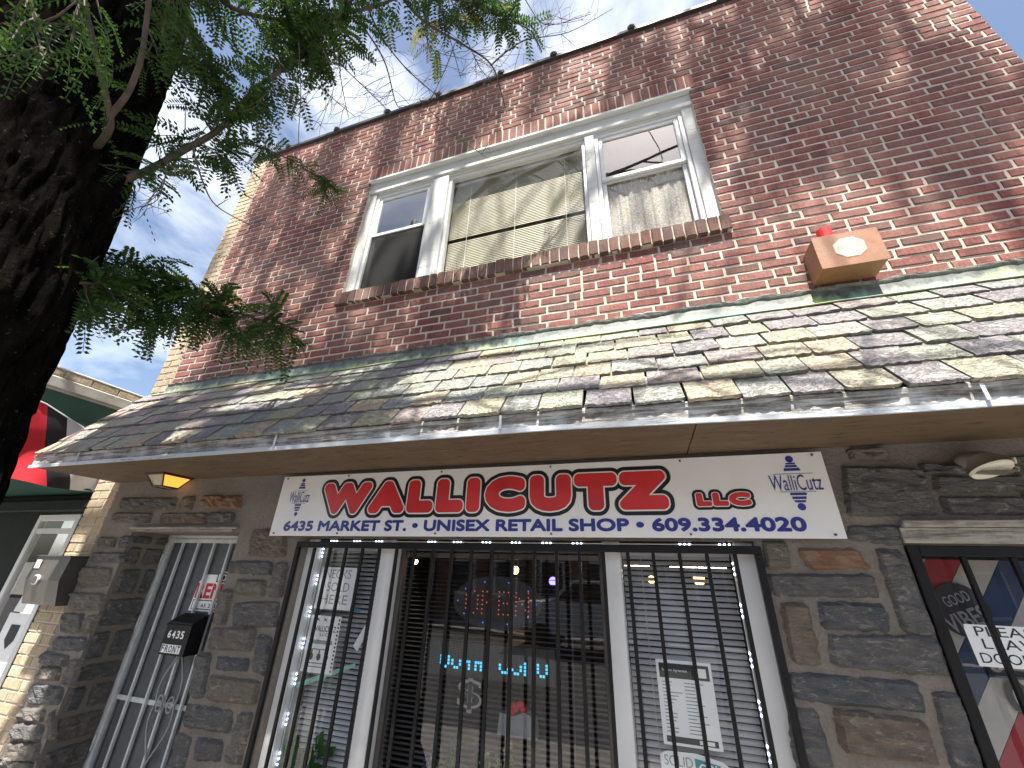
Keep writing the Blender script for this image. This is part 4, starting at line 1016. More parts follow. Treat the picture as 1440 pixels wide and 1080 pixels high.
# plants in the window
def flowers(name, label, pts, mat, seed):
    t = thing(name, (pts[0][0], .30, .66), label, 'plant'); r = random.Random(seed); st = MB(); fl = MB(); lf = MB()
    for x, z in pts:
        for k in range(3):
            a = Vector((x + r.uniform(-.03, .03), .30 + r.uniform(-.03, .03), .62)); b = Vector((x + r.uniform(-.03, .03), .30 + r.uniform(-.04, .04), z + r.uniform(-.06, .03)))
            st.tube([a, (a + b) / 2 + Vector((r.uniform(-.02, .02), 0, 0)), b], .003, 4)
            for i in range(16):
                c = b + Vector((r.uniform(-.018, .018), r.uniform(-.018, .018), r.uniform(-.05, .02))); s = r.uniform(.006, .012); d = Vector((r.uniform(-1, 1), r.uniform(-1, 1), r.uniform(-1, 1))).normalized(); e = d.orthogonal().normalized()
                fl.add([c - d * s, c + e * s * .6, c + d * s, c - e * s * .6], [(0, 1, 2, 3)])
            for i in range(5):
                c = a.lerp(b, r.uniform(.3, .9)); d = Vector((r.uniform(-1, 1), r.uniform(-1, 1), r.uniform(.1, 1))).normalized(); e = d.orthogonal().normalized(); s = r.uniform(.02, .035)
                lf.add([c, c + d * s + e * s * .3, c + d * s * 2, c + d * s - e * s * .3], [(0, 1, 2, 3)])
    st.put('stem', 'plant', t); fl.put('blossom', mat, t, kind='stuff'); lf.put('leaf', 'plant', t, kind='stuff')
flowers('potted_flowers', 'dark blue flower spikes at the foot of the middle shop pane', [(-1.29, .83), (-1.15, .90), (-1.0, .88)], 'flower_blue', 1)
flowers('potted_flowers', 'cream flower heads at the foot of the middle shop pane', [(-1.22, .80), (-.95, .85), (-.88, .84), (-.80, .92)], 'flower_cream', 2)
PL = thing('house_plant', (-2.0, .16, .62), 'leafy green house plant at the foot of left shop pane', 'plant'); r = random.Random(3); q = MB()
for k in range(34):
    a = Vector((-1.98, .145, .62)); d = Vector((r.uniform(-.8, 1.0), r.uniform(-.5, .1), r.uniform(.6, 1.4))).normalized(); L = r.uniform(.10, .26); c = a + d * L; e = d.cross(Vector((0, -1, .3))).normalized(); s = r.uniform(.04, .065)
    c.y = max(.095, c.y); f2 = c + d * s * 1.3 + Vector((0, -.01, -.02)); f2.y = max(.092, f2.y)
    q.add([a.lerp(c, .8), c + e * s * .6, f2, c - e * s * .6], [(0, 1, 2, 3)])
q.put('leaf', 'plant', PL, kind='stuff'); MB().tube([(-1.98, .15, .55), (-1.98, .15, .66)], [.05, .065], 12).put('pot', 'dark_wood', PL)
RB = thing('gift_bag', (-.78, .34, 1.0), 'pale bag with red bow in the middle shop pane', 'bag')
q = MB(); q.prism([(-.93, .93), (-.70, .93), (-.71, 1.02), (-.77, 1.045), (-.84, 1.02), (-.92, 1.03)], .43, .49); q.put('bag_body', 'ink_grey', RB); q = MB()
for a in range(6): q.ball((-.81 + .035 * math.cos(a), .43, 1.06 + .022 * math.sin(a * 1.7)), .022, 8, 5, (1, .5, .8))
q.put('bow', 'red_ink', RB, smooth=True)
# lamps and LED strips seen inside
def ledrow(name, label, pts, horiz=True):
    t = thing(name, pts[0], label, 'light strip')
    for p in pts:
        q = MB()
        for k in (-1, 0, 1):
            c = Vector(p) + (Vector((k * .022, 0, 0)) if horiz else Vector((0, 0, k * .024))); q.ball(c, .0040, 8, 5, (1.3, .6, 1) if horiz else (1, .6, 1.3))
        q.put('led_module', 'led', t)
    a, b = Vector(pts[0]), Vector(pts[-1]); MB().tube([a + Vector((0, .006, 0)), b + Vector((0, .006, 0))], .003, 4).put('led_wire', 'vinyl', t)
ledrow('led_strip', 'white LED strip along the top of the shop window', [(x, .038, 1.912) for x in (-1.98, -1.80, -1.635, -1.26, -1.09, -.905, -.725, -.545, -.375, .17, .353)])
ledrow('led_strip', 'white LED strip down the left edge of the shop window', [(-2.085, .075, z) for z in (1.84, 1.678, 1.497, 1.328, 1.149, .959, .785)], False)
ledrow('led_strip', 'white LED strip down the right edge of the shop window', [(.380, .075, z) for z in (1.804, 1.626, 1.434, 1.259, 1.109, .9)], False)
def bulb(x, y, z, label, r=.035, mat='bulb'):
    t = thing('pendant_bulb', (x, y, z), label, 'lamp'); MB().ball((x, y, z), r, 12, 8).put('bulb', mat, t, smooth=True); MB().tube([(x, y, z + r), (x, y, 2.88)], .004, 5).put('cord', 'black', t)
bulb(.282, .80, 1.753, 'warm bulb seen through the right shop blind, on the right'); bulb(-.011, .80, 1.744, 'warm bulb seen through the right shop blind, on the left', .022)
bulb(-.963, .80, 1.776, 'orange bulb glowing above the oval LED sign', .03); bulb(-2.03, 1.2, 1.823, 'pale bulb at the upper left of the middle shop pane', .022, 'tube')
bulb(-.70, .90, 1.71, 'purple lamp to the right of the oval LED sign', .03, 'purple')
for a, b, l in ((-.24, -.02, 'short fluorescent tube at the back of the shop'), (.15, .60, 'long fluorescent tube at the back of the shop')):
    t = thing('ceiling_tube', ((a + b) / 2, 1.8, 1.835), l, 'lamp'); MB().tube([(a, 1.8, 1.835), (b, 1.8, 1.835)], .014, 8).put('tube', 'tube', t); box('fixture', 'vinyl', t, a, b, 1.78, 1.82, 1.852, 1.88)
    MB().tube([((a + b) / 2, 1.8, 1.88), ((a + b) / 2, 1.8, 2.88)], .004, 5).put('rod', 'black', t)
# things on the right-hand door
VS = thing('round_plaque', (1.255, .19, 1.56), 'black round plaque reading GOOD VIBES behind right door bars', 'plaque')
MB().prism([(1.262 + .098 * math.cos(a * math.pi / 14), 1.668 + .105 * math.sin(a * math.pi / 14)) for a in range(28)], .183, .192).put('plaque_disc', 'ink', VS)
text('plaque_lettering', 'GOOD', 'ink_grey', VS, 1.205, 1.305, 1.690, 1.730, .181, grow=0.01, rot=R(20)); text('plaque_lettering', 'VIBES', 'ink_grey', VS, 1.185, 1.345, 1.600, 1.665, .181, grow=0.015, rot=R(20))
PN = thing('door_note', (1.33, .048, 1.49), 'white handwritten note asking to leave the door, behind right door bars', 'note')
MB().prism([(1.178, 1.615), (1.175, 1.605), (1.178, 1.480), (1.52, 1.480), (1.52, 1.622), (1.178, 1.622)], .046, .0475).put('sheet', 'paper', PN)
for s_, a, b, z in (('PLEASE', 1.205, 1.420, 1.582), ('LEAVE', 1.215, 1.405, 1.540), ('DOOR O', 1.192, 1.405, 1.492)): text('handwriting', s_, 'ink', PN, a, b, z, z + .034, .0452, grow=0)
NB = thing('number_sticker', (1.30, .19, 1.29), 'dark blue-edged sticker with digits 6 and 0 on the right door', 'sticker')
MB().box(1.268, 1.40, .188, .192, 1.440, 1.510).put('sticker_patch', 'ink', NB); text('digit', '6', 'ink_grey', NB, 1.280, 1.318, 1.448, 1.500, .186, grow=0.02); text('digit', '0', 'ink', NB, 1.30, 1.37, 1.315, 1.420, .186, grow=0.03); MB().box(1.268, 1.42, .187, .192, 1.428, 1.4375).put('blue_line', 'stripe_blue', NB)

# ================================================================ the neighbour on the left
NB_ = thing('neighbour_shop', (-6.4, 0, 0), 'neighbouring shop with dark green fascia and grey cornice left of the pier', 'building')
NX = -4.655
box('canopy_core', 'green_panel', NB_, -8.6, NX, -1.15, .25, 2.30, 3.055)
box('grey_cornice', 'stucco', NB_, -8.6, NX + .025, -1.20, .25, 3.0555, 3.150, .008)
box('cornice_moulding', 'stucco', NB_, -8.6, NX + .014, -1.18, .25, 3.035, 3.0550, .004)
for k in range(7): buff_y = -1.16 + k * .203; q = put('coping_brick', BUV[k % 5], None, NB_, (NX + .005, buff_y + .10, 3.187)); q.rotation_euler = (0, 0, R(90)); q.scale = (.95, 1, 1)
box('parapet', 'mortar', NB_, -8.6, NX, -1.15, .25, 3.1505, 3.224)
box('parapet_cap', 'vinyl', NB_, -8.6, NX + .012, -1.16, .26, 3.2245, 3.238, .003)
box('upper_parapet', 'stucco', NB_, -8.6, -4.47, .45, .8, 2.4, 3.40); box('upper_cap', 'coping', NB_, -8.6, -4.47, .43, .8, 3.401, 3.425)
MB().tube([(-4.62, -.015, 3.15), (-4.61, -.02, 3.08), (-4.615, -.012, 3.0), (-4.64, .02, 2.8)], .013, 8).put('conduit', 'vinyl', NB_, smooth=True)
wl_ = MB(); wl_.box(-8.6, -5.46, .10, .3, 0, 2.29); wl_.box(-5.46, -4.62, .10, .3, 2.13, 2.29); wl_.box(-4.83, -4.62, .10, .3, 0, 2.13); wl_.put('front_wall', 'dark_paint', NB_)
box('door_beam', 'dark_paint', NB_, -8.6, -4.63, .02, .098, 2.14, 2.24, .01)
ND = ring('neighbour_door', 'vinyl', NB_, -5.45, -4.84, .05, 2.12, .055, .10, .15)
box('transom_bar', 'vinyl', ND, -5.393, -4.897, .105, .145, 1.955, 2.0)
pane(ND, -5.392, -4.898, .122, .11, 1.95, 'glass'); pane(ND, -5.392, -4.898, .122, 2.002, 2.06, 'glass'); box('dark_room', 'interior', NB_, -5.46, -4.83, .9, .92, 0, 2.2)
DN = thing('door_notices', (-5.03, .11, 1.05), 'pale blue stickers with shield emblem on the neighbour glass door', 'sticker')
MB().prism([(-5.17, 1.34), (-5.05, 1.34), (-5.02, 1.74), (-5.10, 1.74)], .116, .119).put('tall_sticker', 'paper', DN); text('sticker_lettering', 'CHURCH', 'teal_ink', DN, -5.20, -5.0, 1.52, 1.56, .114, rot=R(85))
MB().prism([(-5.20, 1.0), (-4.93, 1.0), (-4.92, 1.33), (-5.20, 1.33)], .116, .119).put('square_sticker', 'paper', DN); MB().prism([(-5.10, 1.25), (-4.98, 1.25), (-4.98, 1.14), (-5.04, 1.08), (-5.10, 1.14)], .113, .1155).put('shield', 'ink', DN)
NM = thing('pier_mailbox', (-4.48, -.08, 1.42), 'slim dark steel mailbox with round lock on the buff brick pier', 'mailbox')
q = MB(); pr = [(-.004, 1.43), (-.004, 1.76), (-.115, 1.765), (-.125, 1.60), (-.08, 1.43)]
q.add([(-4.70, y, z) for y, z in pr] + [(-4.285, y, z) for y, z in pr], [tuple(reversed(range(5))), tuple(range(5, 10))] + [(i, i + 5, (i + 1) % 5 + 5, (i + 1) % 5) for i in range(5)]); q.put('mailbox_body', 'steel', NM)
box('mailbox_lid', 'steel', NM, -4.708, -4.277, -.128, -.003, 1.766, 1.775, .002)
q = MB(); q.tube([(-4.56, -.124, 1.60), (-4.56, -.136, 1.60)], .036, 20); LK = q.put('lock_rim', 'vinyl', NM); MB().tube([(-4.56, -.137, 1.60), (-4.56, -.141, 1.60)], .027, 18).put('lock_disc', 'steel', NM)
MB().box(-4.665, -4.60, -.1275, -.1255, 1.68, 1.74).put('number_label', 'paper', NM); text('label_lettering', '30', 'ink', NM, -4.655, -4.61, 1.69, 1.73, -.1285)
# flag hung on the neighbour's canopy
FG = thing('cloth_banner', (NX + .04, -.4, 2.3), 'red black and white cloth banner hanging on the neighbour canopy', 'banner')
ycut = [(-1.25, -1.25), (-.553, -.313), (-.402, -.162), (.06, .06)]
for (a, b), mt, nm in zip(zip(ycut[:-1], ycut[1:]), ('flag_red', 'flag_black', 'flag_white'), ('red_band', 'black_band', 'white_band')):
    q = MB(); V = []; F = []; na, nb = 22, 18
    for i in range(na + 1):
        for j in range(nb + 1):
            t = j / nb; ya, yb = a[0] + (a[1] - a[0]) * t, b[0] + (b[1] - b[0]) * t; y = ya + (yb - ya) * i / na; zt = min(2.90 - (y + .57) * .36, 3.0)
            z = zt * (1 - t) + (2.298 + .02 * math.sin(y * 6)) * t
            xx = NX + .030 + .022 * math.sin(y * 9 + t * 5) * (.2 + t) + .012 * math.sin(y * 23 - t * 7) * t + .012 * noise.noise(Vector((y * 6, t * 4, 2)))
            V.append((xx, y, z))
    for i in range(na):
        for j in range(nb): k = i * (nb + 1) + j; F.append((k, k + 1, k + nb + 2, k + nb + 1))
    q.add(V, F); q.put(nm, mt, FG, smooth=True)
MB().tube([(NX + .035, -1.2, 3.0), (NX + .035, -.57, 2.903), (NX + .035, .05, 2.68)], .006, 6).put('hem_cord', 'flag_white', FG)
MB().tube([(NX + .05, .03, 2.30), (-4.60, .0, 2.22), (-4.62, -.02, 2.16)], .004, 5).put('tie_cord', 'ink', FG)

# ================================================================ street tree
TR = thing('street_tree', (-2.4, -1.7, 0), 'large dark rough barked street tree leaning up the left edge with feathery leaves', 'tree')
rt = random.Random(17)
# trunk axis fitted to the silhouette: (pixel on right edge, distance, radius)
EDG = [(8, 700, .98, .36), (36, 610, .965, .35), (66, 540, .95, .35), (95, 490, .93, .35), (140, 380, .90, .345), (190, 250, .85, .35), (222, 160, .80, .36), (255, 60, .74, .37), (265, 0, .70, .37)]
AX = []
for px, py, t, r in EDG:
    p = at(px, py, t); h = Vector((ray(px, py).x, 1)).normalized(); c = Vector((p.x, p.y)) + r * Vector((-h.y, h.x))
    AX.append((Vector((c.x, c.y, p.z)), r))
AX.sort(key=lambda a: a[0].z)
a0 = AX[0]; sl0 = (AX[1][0] - AX[0][0]) / (AX[1][0].z - AX[0][0].z)
low = [(Vector((a0[0].x - sl0.x * .2 * 0, a0[0].y, 0)), .55), (Vector((a0[0].x, a0[0].y, .35)), .43), (Vector((a0[0].x, a0[0].y, 1.1)), .375)]
top = AX[-1][0]; d = (AX[-1][0] - AX[-3][0]).normalized()
AX = low + AX + [(top + d * .5, .32), (top + d * .9, .2)]
def axis(z):
    for (p, r), (q, s) in zip(AX[:-1], AX[1:]):
        if p.z <= z <= q.z: k = (z - p.z) / (q.z - p.z); return p.lerp(q, k), r + (s - r) * k
    return AX[-1]
q = MB(); NZ, NA = 420, 200; ztop = AX[-1][0].z; V = []; F = []
for i in range(NZ + 1):
    z = ztop * i / NZ; c, r = axis(z)
    for j in range(NA):
        a = 2 * math.pi * j / NA; u = Vector((math.cos(a), math.sin(a), 0)); s = Vector((u.x * 1.0, u.y * 1.0, z * .55))
        rid = abs(noise.noise(Vector((u.x * 5.5, u.y * 5.5, z * 1.3)))) * 1.0 + .5 * abs(noise.noise(Vector((u.x * 13, u.y * 13, z * 3.4 + 5))))
        dr = .035 * noise.noise(s * 1.6) - .060 * (1 - min(1, rid * 2.6)) ** 2 + .010 * noise.noise(Vector((u.x * 26, u.y * 26, z * 10))) - .026 * (1 - min(1, 4.5 * abs(noise.noise(Vector((u.x * 8 + 3, u.y * 8, z * 2.4 + .6 * noise.noise(Vector((u.x * 3, u.y * 3, z * 2)))))))))
        V.append(c + u * (r + dr))
for i in range(NZ):
    for j in range(NA): F.append((i * NA + j, i * NA + (j + 1) % NA, (i + 1) * NA + (j + 1) % NA, (i + 1) * NA + j))
q.add(V, F); q.put('trunk', 'bark', TR, smooth=True)

def leaf(mb, base, d, up, L, pairs, ll, lw, droop=.3):
    """a pinnate leaf: rachis with pairs of narrow leaflets"""
    d = d.normalized(); s = d.cross(up)
    if s.length < .05: s = d.orthogonal()
    s.normalize(); n = s.cross(d); P = []
    for i in range(pairs + 1):
        t = i / pairs; P.append(base + d * L * t - Vector((0, 0, droop * L * t * t)))
    for i in range(pairs):
        w = .0012
        if i % 3 == 0:
            e = P[min(i + 3, pairs)]; mb.add([P[i] - s * w, P[i] + s * w, e + s * w, e - s * w], [(0, 1, 2, 3)])
    for i in range(1, pairs + 1):
        ax = (P[i] - P[i - 1]).normalized(); k = 1.0 - .45 * abs(i / pairs - .45)
        for sg in (-1, 1):
            f = (s * sg * .92 + ax * .42 + n * rt.uniform(-.25, .15)).normalized(); g = f.cross(n).normalized(); l = ll * k * rt.uniform(.85, 1.1)
            b = P[i] + f * .0015
            mb.add([b, b + f * l * .4 + g * lw * .5, b + f * l, b + f * l * .45 - g * lw * .5], [(0, 1, 2, 3)])
def smooth_path(P, n):
    O = []
    for i in range(len(P) - 1):
        a = P[max(i - 1, 0)]; b = P[i]; c = P[i + 1]; d_ = P[min(i + 2, len(P) - 1)]
        for k in range(n):
            t = k / n; O.append(.5 * ((2 * b) + (c - a) * t + (2 * a - 5 * b + 4 * c - d_) * t * t + (3 * b - a - 3 * c + d_) * t ** 3))
    O.append(P[-1]); return O
def rv(a=1): return Vector((rt.uniform(-a, a), rt.uniform(-a, a), rt.uniform(-a, a)))
def branch(pix, r0, r1, leaves, start=.15, twig=(.06, .2), per=4, llen=.041, Lf=(.14, .22), yellow=.0, droop=.35, name='leafy_branch', updir=None):
    P = smooth_path([deep(*p) for p in pix], 6); n = len(P)
    w = MB(); w.tube(P, [r0 + (r1 - r0) * i / (n - 1) for i in range(n)], 7); lf = MB(); ly = MB()
    for k in range(leaves):
        i = int((start + (1 - start) * rt.random()) * (n - 2)); b = P[i].lerp(P[i + 1], rt.random()); ax = (P[i + 1] - P[i]).normalized()
        dr = (ax * rt.uniform(.2, .9) + rv(.9)).normalized()
        if updir: dr = (dr + Vector(updir) * .6).normalized()
        tl = rt.uniform(*twig); e = b + dr * tl; mid = (b + e) / 2 + rv(.012)
        w.tube([b, mid, e], [.004, .003, .002], 4, False)
        for m_ in range(per):
            t = rt.uniform(.25, 1); s = b.lerp(e, t); dd = (dr * .5 + rv(.9)).normalized(); dd.z -= .15
            leaf(ly if rt.random() < yellow else lf, s, dd, Vector((0, 0, 1)) + rv(.5), rt.uniform(*Lf), rt.randint(8, 12), llen, llen * .40, droop)
    o = w.put(name, 'twig', TR, smooth=True); lf.put('foliage', 'leaf', o, kind='stuff')
    if ly.V: ly.put('yellow_foliage', 'leaf_yellow', o, kind='stuff')
    return o
def tsurf(px, py, inset=.05):
    z = .3
    while z < 4:
        p = deep(px, py, z); c, r = axis(max(0, min(p.z, ztop)))
        if math.hypot(p.x - c.x, p.y - c.y) < r - inset: return z
        z += .01
    return 2.2
S1, S2, S3 = tsurf(150, 257), tsurf(60, 390), tsurf(132, 212)
branch([(150, 257, S1), (200, 243, S1 + .12), (270, 205, 2.35), (310, 180, 2.42), (360, 125, 2.5), (400, 95, 2.55), (450, 48, 2.65), (490, 5, 2.72), (540, -60, 2.8)], .020, .010, 62, .06, twig=(.08, .34))
branch([(60, 390, S2), (120, 398, S2 + .2), (160, 402, 2.35), (230, 415, 2.45), (300, 432, 2.55), (360, 448, 2.62), (405, 468, 2.68)], .010, .004, 92, .12, twig=(.03, .20), Lf=(.13, .20))
branch([(130, 398, 2.3), (165, 378, 2.35), (185, 368, 2.38), (205, 374, 2.4)], .005, .002, 12, .1, twig=(.03, .10), per=3)
branch([(260, 440, 2.45), (230, 450, 2.45), (205, 475, 2.45)], .005, .002, 12, .1, twig=(.03, .10), per=3)
branch([(335, 200, 2.5), (380, 212, 2.6), (430, 238, 2.7), (472, 268, 2.75)], .006, .003, 20, .05, twig=(.02, .09), per=3, Lf=(.10, .16), llen=.028)
branch([(240, -60, 2.4), (290, -20, 2.45), (330, 12, 2.5), (400, 28, 2.6), (470, 20, 2.7), (540, 5, 2.8), (600, -30, 2.85)], .018, .008, 40, .05, twig=(.08, .30))
branch([(380, -60, 2.6), (410, 10, 2.62), (430, 60, 2.65), (436, 95, 2.66)], .008, .004, 24, .2, twig=(.05, .18), per=3)
branch([(230, -60, 2.2), (262, 20, 2.3), (285, 70, 2.35), (300, 115, 2.4)], .007, .003, 26, .2, twig=(.05, .20), per=3)
branch([(560, -60, 3.0), (620, -8, 3.05), (680, 10, 3.1), (745, 42, 3.2)], .010, .004, 40, .15, twig=(.04, .2), per=3, yellow=.10)
branch([(560, -40, 3.2), (590, 20, 3.25), (605, 75, 3.3)], .006, .003, 8, .3, twig=(.04, .14), per=2, yellow=.7)
branch([(150, -160, 1.4), (120, -30, 1.35), (100, 60, 1.3)], .007, .003, 12, .2, twig=(.05, .2), per=3, llen=.022, Lf=(.10, .16), droop=.9)
branch([(30, -160, 1.35), (40, -20, 1.3), (60, 80, 1.25)], .007, .003, 8, .2, twig=(.05, .2), per=2, llen=.022, Lf=(.10, .16), droop=.9)
branch([(250, -120, 2.0), (240, -20, 2.0), (228, 50, 2.0)], .008, .004, 14, .2, twig=(.05, .2), per=3, llen=.028, Lf=(.12, .18), droop=.8)
branch([(132, 212, S3), (152, 185, S3 - .1), (155, 162, S3 - .16), (143, 110, S3 - .25), (126, 40, S3 - .35), (110, -60, S3 - .45)], .017, .008, 6, .3, twig=(.03, .12), per=2, llen=.018, Lf=(.08, .13), droop=.8)
branch([(155, 163, S3 - .16), (180, 130, S3 - .2), (198, 85, S3 - .22), (205, 40, S3 - .25), (214, -40, S3 - .3)], .013, .009, 8, .2, twig=(.03, .12), per=2, llen=.018, Lf=(.08, .13), droop=.8)
# bare twigs against the sky
def bare(pix, r0, r1, kids, spread=.30, name='bare_twig', down=0.0):
    P = smooth_path([deep(*p) for p in pix], 6); n = len(P); w = MB(); w.tube(P, [r0 + (r1 - r0) * i / (n - 1) for i in range(n)], 6)
    def sub(b, ax, L, r, depth):
        d_ = (ax * .5 + rv(.8)); d_.y *= .4; d_.z -= down; d_.normalize(); Q = [b]; c = b.copy()
        for k in range(5):
            d_ = (d_ + rv(.28) * 1.0).normalized(); c = c + d_ * L / 5; Q.append(c)
        w.tube(Q, [r * (1 - .15 * k) for k in range(6)], 4, False)
        if depth > 0:
            for k in range(rt.randint(2, 3)): sub(Q[rt.randint(1, 4)], d_, L * rt.uniform(.45, .7), r * .65, depth - 1)
    for k in range(kids):
        i = rt.randint(1, n - 2); sub(P[i], (P[i + 1] - P[i]).normalized(), spread * rt.uniform(.6, 1.3), max(.0023, r1 * .8), 1)
    w.put(name, 'twig', TR, smooth=True)
bare([(540, -40, 2.87), (590, 25, 3.00), (650, 62, 3.15), (690, 90, 3.24), (705, 130, 3.33), (712, 160, 3.37)], 0.0121, 0.0034, 16)
bare([(690, 92, 3.24), (735, 58, 3.33), (800, 45, 3.42), (862, 12, 3.52)], 0.0061, 0.0016, 14)
bare([(500, -40, 2.87), (530, 40, 2.96), (570, 95, 3.11), (615, 135, 3.22)], 0.0081, 0.0030, 14)
bare([(455, -30, 2.78), (505, 30, 2.92), (540, 85, 3.00), (555, 140, 3.07), (562, 152, 3.11)], 0.0081, 0.0027, 14)
bare([(620, -40, 3.15), (650, 40, 3.22), (672, 90, 3.29), (690, 115, 3.33)], 0.0054, 0.0020, 12)
bare([(440, 30, 2.68), (470, 80, 2.78), (520, 130, 2.85), (550, 160, 2.89)], 0.0054, 0.0016, 12)
bare([(590, 140, 3.18), (640, 190, 3.26), (690, 225, 3.33)], 0.0041, 0.0014, 8, .2)
bare([(270, 205, 1.91), (285, 255, 1.96), (305, 290, 2.00), (355, 318, 2.04)], 0.0047, 0.0018, 3, .12)
bare([(232, 225, 1.81), (250, 238, 1.85), (285, 238, 1.89), (320, 250, 1.94), (352, 280, 1.98)], 0.0030, 0.0014, 4, .12)
bare([(235, 228, 1.81), (232, 250, 1.81), (222, 280, 1.81), (200, 292, 1.81)], 0.0024, 0.0011, 7, .13, down=.3)
bare([(420, 60, 2.41), (423, 130, 2.42), (420, 200, 2.44), (428, 260, 2.46)], 0.0030, 0.0012, 3, .12, down=.3)
bare([(380, 100, 2.22), (395, 150, 2.26), (440, 170, 2.31)], 0.0027, 0.0011, 6, .2)
bare([(450, 60, 2.41), (470, 120, 2.46), (440, 180, 2.50)], 0.0027, 0.0011, 6, .2)
bare([(600, -40, 3.1), (625, 30, 3.15), (640, 80, 3.2), (648, 110, 3.25)], .005, .0025, 12, .26)
bare([(470, -40, 2.9), (480, 40, 2.95), (478, 100, 3.0), (490, 165, 3.05)], .005, .0025, 14, .28)
bare([(720, -40, 3.3), (745, 10, 3.35), (770, 35, 3.4), (830, 20, 3.5)], .005, .0022, 14, .28)
bare([(400, 30, 2.7), (440, 110, 2.8), (500, 165, 2.9)], .0045, .0022, 12, .24)
bare([(640, 60, 3.2), (625, 100, 3.25), (600, 150, 3.3)], .004, .002, 10, .24)
# limbs and crown over the street, behind the camera: they throw the dappled shade
CR = MB(); CL = MB(); ctop = axis(ztop * .97)[0]
SHADE = [(-2.99, 6.19, .5), (-2.21, 6.17, .5), (-1.51, 6.16, .5), (-1.02, 6.11, .35), (-3.22, 4.95, .3), (-3.21, 4.1, .3), (-2.81, 5.14, .35), (-.57, 6.24, .3), (.28, 6.37, .3), (1.0, 6.15, .25), (1.0, 5.49, .3), (1.28, 4.96, .35), (1.67, 5.59, .35), (1.96, 5.03, .35), (2.23, 4.41, .3), (2.32, 5.17, .3), (2.08, 3.82, .35), (1.47, 4.18, .3), (1.83, 3.74, .3), (1.94, 3.29, .3), (-1.8, 3.82, .25), (-1.25, 3.5, .2), (-3.41, 3.5, .35), (-2.44, 3.22, .3), (-4.48, 4.56, .3), (-3.64, 3.23, .4), (1.12, 3.72, .15), (.45, 6.0, .3), (1.35, 6.2, .35), (2.0, 6.1, .3), (-3.7, 5.9, .4), (-3.9, 5.1, .3), (1.75, 4.55, .3), (2.45, 3.5, .35), (-2.7, 4.3, .25), (-2.2, 3.5, .3), (-3.0, 3.4, .35), (-1.6, 3.1, .3)]
sdir = TOSUN / -TOSUN.y
nodes = []
limb_ends = [Vector((-4.6, -3.6, 9.5)), Vector((-2.6, -3.2, 10.5)), Vector((-.6, -3.3, 11)), Vector((1.2, -3.4, 10.5)), Vector((2.8, -3.6, 10)), Vector((-1.5, -5.2, 11)), Vector((1.0, -5.6, 11.5)), Vector((-3.8, -5.4, 11))]
for e in limb_ends:
    m1 = ctop.lerp(e, .35) + Vector((0, -.3, .5)) + rv(.3); m2 = ctop.lerp(e, .7) + Vector((0, -.1, .5)) + rv(.35)
    P = smooth_path([ctop, m1, m2, e], 8); n = len(P); CR.tube(P, [.060 - .048 * i / (n - 1) for i in range(n)], 8); nodes += P[5:]
def cluster(c, rad, nl, tall=2.0):
    b = rt.choice(sorted(nodes, key=lambda q: (q - c).length)[:7]); L_ = (c - b).length; mid = b.lerp(c, .35) + rv(.22 * L_); mid2 = b.lerp(c, .7) + rv(.20 * L_); P = smooth_path([b, mid, mid2, c], 4); nodes.append(P[5]); n = len(P); CR.tube(P, [.020 - .013 * i / (n - 1) for i in range(n)], 5, False)
    for k in range(6):
        v_ = rv(rad * 1.1); v_.x *= .6; v_.y *= .45; v_.z *= tall; e = c + v_; CR.tube([c, (c + e) / 2 + rv(.04), e], [.008, .006, .004], 4, False)
        for m_ in range(nl // 6):
            s = c.lerp(e, rt.uniform(.2, 1.15)) + rv(.05); leaf(CL, s, rv(1), Vector((0, 0, 1)) + rv(.6), rt.uniform(.16, .24), 7, .045, .02, .3)
for X, Z, r_ in SHADE:
    for k in range(1 if X > .8 and rt.random() < .6 else 2):
        s = rt.uniform(2.75, 4.4); tx, tz = X + rt.uniform(-.18, .18), Z + rt.uniform(-.4, .4)
        if tx > -1.0 and tz < 4.15: tz = 4.15 + rt.uniform(0, .5)
        cluster(Vector((tx, 0, tz)) + sdir * s, r_ * .40 + .03, int(62 * (r_ / .3) ** 1.6 * .6))
for k in range(15):                              # shade on the left half of the slates
    s = rt.uniform(2.75, 4.2); cluster(Vector((rt.uniform(-4.1, -1.3), 0, rt.uniform(1.3, 3.0))) + sdir * s, .17, 40, 1.4)
for k in range(16):                              # lower skirt of the crown shades the foot of the shop front
    s = rt.uniform(2.7, 3.4); cluster(Vector((-4.0 + 6.4 * k / 15, 0, rt.uniform(-.45, .05))) + sdir * s, .34, 110, .7)
for X, ll in ((-3.4, 2.6), (-2.5, 2.2), (-1.75, 2.4), (-.1, 1.0), (.85, 2.6), (1.55, 2.8), (2.1, 2.4), (-3.9, 2.0), (1.15, 2.0)):   # rising boughs: long upright shadows
    s = rt.uniform(2.8, 4.2); b0 = Vector((X, 0, 4.6 if X < -1 else 5.1)) + sdir * s; P = smooth_path([b0 - Vector((.12, 0, .5)), b0 + rv(.08), b0 + Vector((.1, .1, ll * .5)) + rv(.1), b0 + Vector((.3, .1, ll)) + rv(.15)], 5); n = len(P)
    CR.tube(P, [.075 - .055 * i / (n - 1) for i in range(n)], 6, False)
    q_ = min(nodes, key=lambda w_: (w_ - P[0]).length); CR.tube([q_, q_.lerp(P[0], .5) - Vector((0, 0, .1)), P[0]], [.05, .06, .075], 6, False)
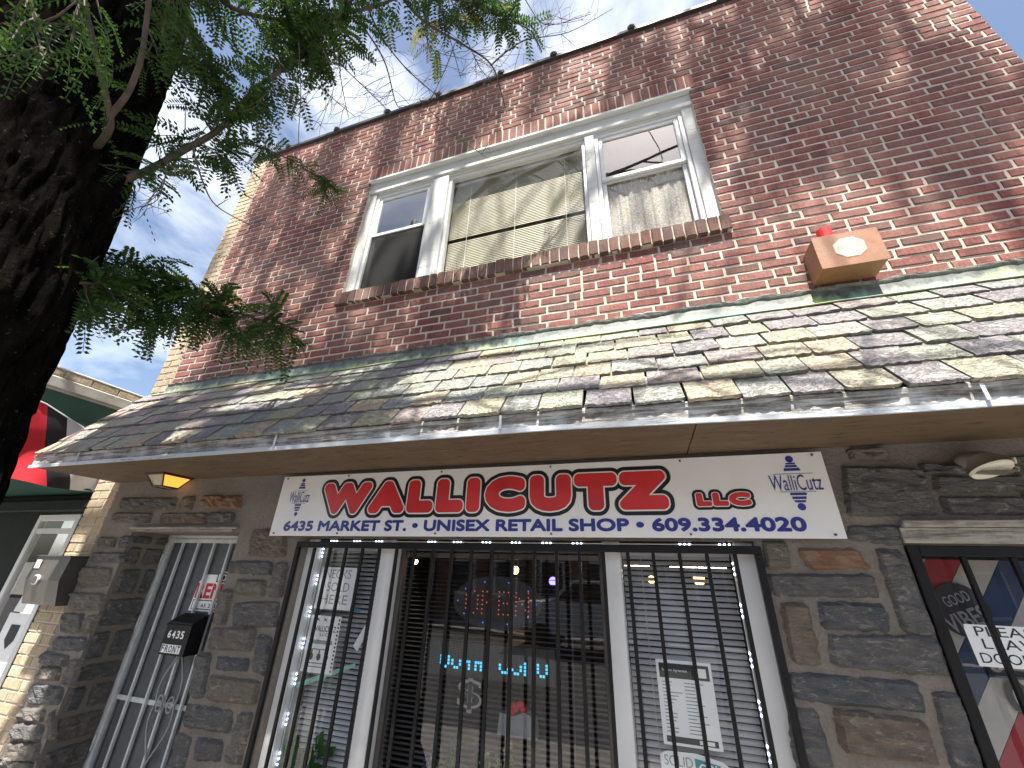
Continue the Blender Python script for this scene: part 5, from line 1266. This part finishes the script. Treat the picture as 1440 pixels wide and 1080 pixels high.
for k in range(34):  # unseen low leaf clusters, added to keep sun off the lower shop front
    s = rt.uniform(2.7, 3.3); cluster(Vector((-3.9 + 6.3 * k / 33, 0, rt.uniform(.22, .46))) + sdir * s, .15, 48, .45)
CRo = CR.put('limbs', 'twig', TR, smooth=True); CL.put('crown', 'leaf', TR, kind='stuff')

# ================================================================ across the street, met only as reflections in the glass
OH = thing('opposite_house', (0, -16, 0), 'brick row house across the street, seen mirrored in the shop glass', 'house')
ow = MB(); ow.box(-14, 14, -22, -15.6, 0, 6.2); OW = ow.put('house_wall', plain('far_brick', (.20, .12, .09), .9, .2, 2), OH)
for k in range(-6, 7):
    for z in (.9, 3.9):
        wq = box('house_window', 'white', OH, k * 2 - .55, k * 2 + .55, -15.6, -15.55, z, z + 1.4); box('window_pane', 'car_dark', wq, k * 2 - .45, k * 2 + .45, -15.55, -15.53, z + .1, z + 1.3)
box('house_cornice', 'white', OH, -14.1, 14.1, -15.7, -15.4, 6.2, 6.45)
CA = thing('parked_car', (-1.6, -10.6, -.13), 'white sports utility car parked across the street, mirrored in the middle shop pane', 'car')
q = MB(); pr = [(-2.3, .35), (-2.3, .95), (-2.15, 1.05), (-1.2, 1.12), (-.55, 1.62), (1.55, 1.66), (2.15, 1.10), (2.3, .95), (2.3, .35)]
q.add([(-1.6 + x, -11.5, z) for x, z in pr] + [(-1.6 + x, -9.7, z) for x, z in pr], [tuple(range(9)), tuple(reversed(range(9, 18)))] + [(i, i + 9, (i + 1) % 9 + 9, (i + 1) % 9) for i in range(9)]); q.put('body', 'car_white', CA)
for pts in ([(-1.05, 1.14), (-.5, 1.55), (.35, 1.58), (.35, 1.14)], [(.45, 1.14), (.45, 1.58), (1.45, 1.59), (1.85, 1.14)]):
    MB().prism([(-1.6 + x, z) for x, z in pts], -9.698, -9.69).put('side_window', 'car_dark', CA)
for x in (-1.45, 1.45):
    for y in (-9.72, -11.3): MB().tube([(-1.6 + x, y - .2, .22), (-1.6 + x, y + .03, .22)], .35, 20).put('wheel', 'car_dark', CA)
for x in (-3.88, .68): box('headlight', 'label_white', CA, x - .03, x + .03, -9.95, -9.694, .80, .95)
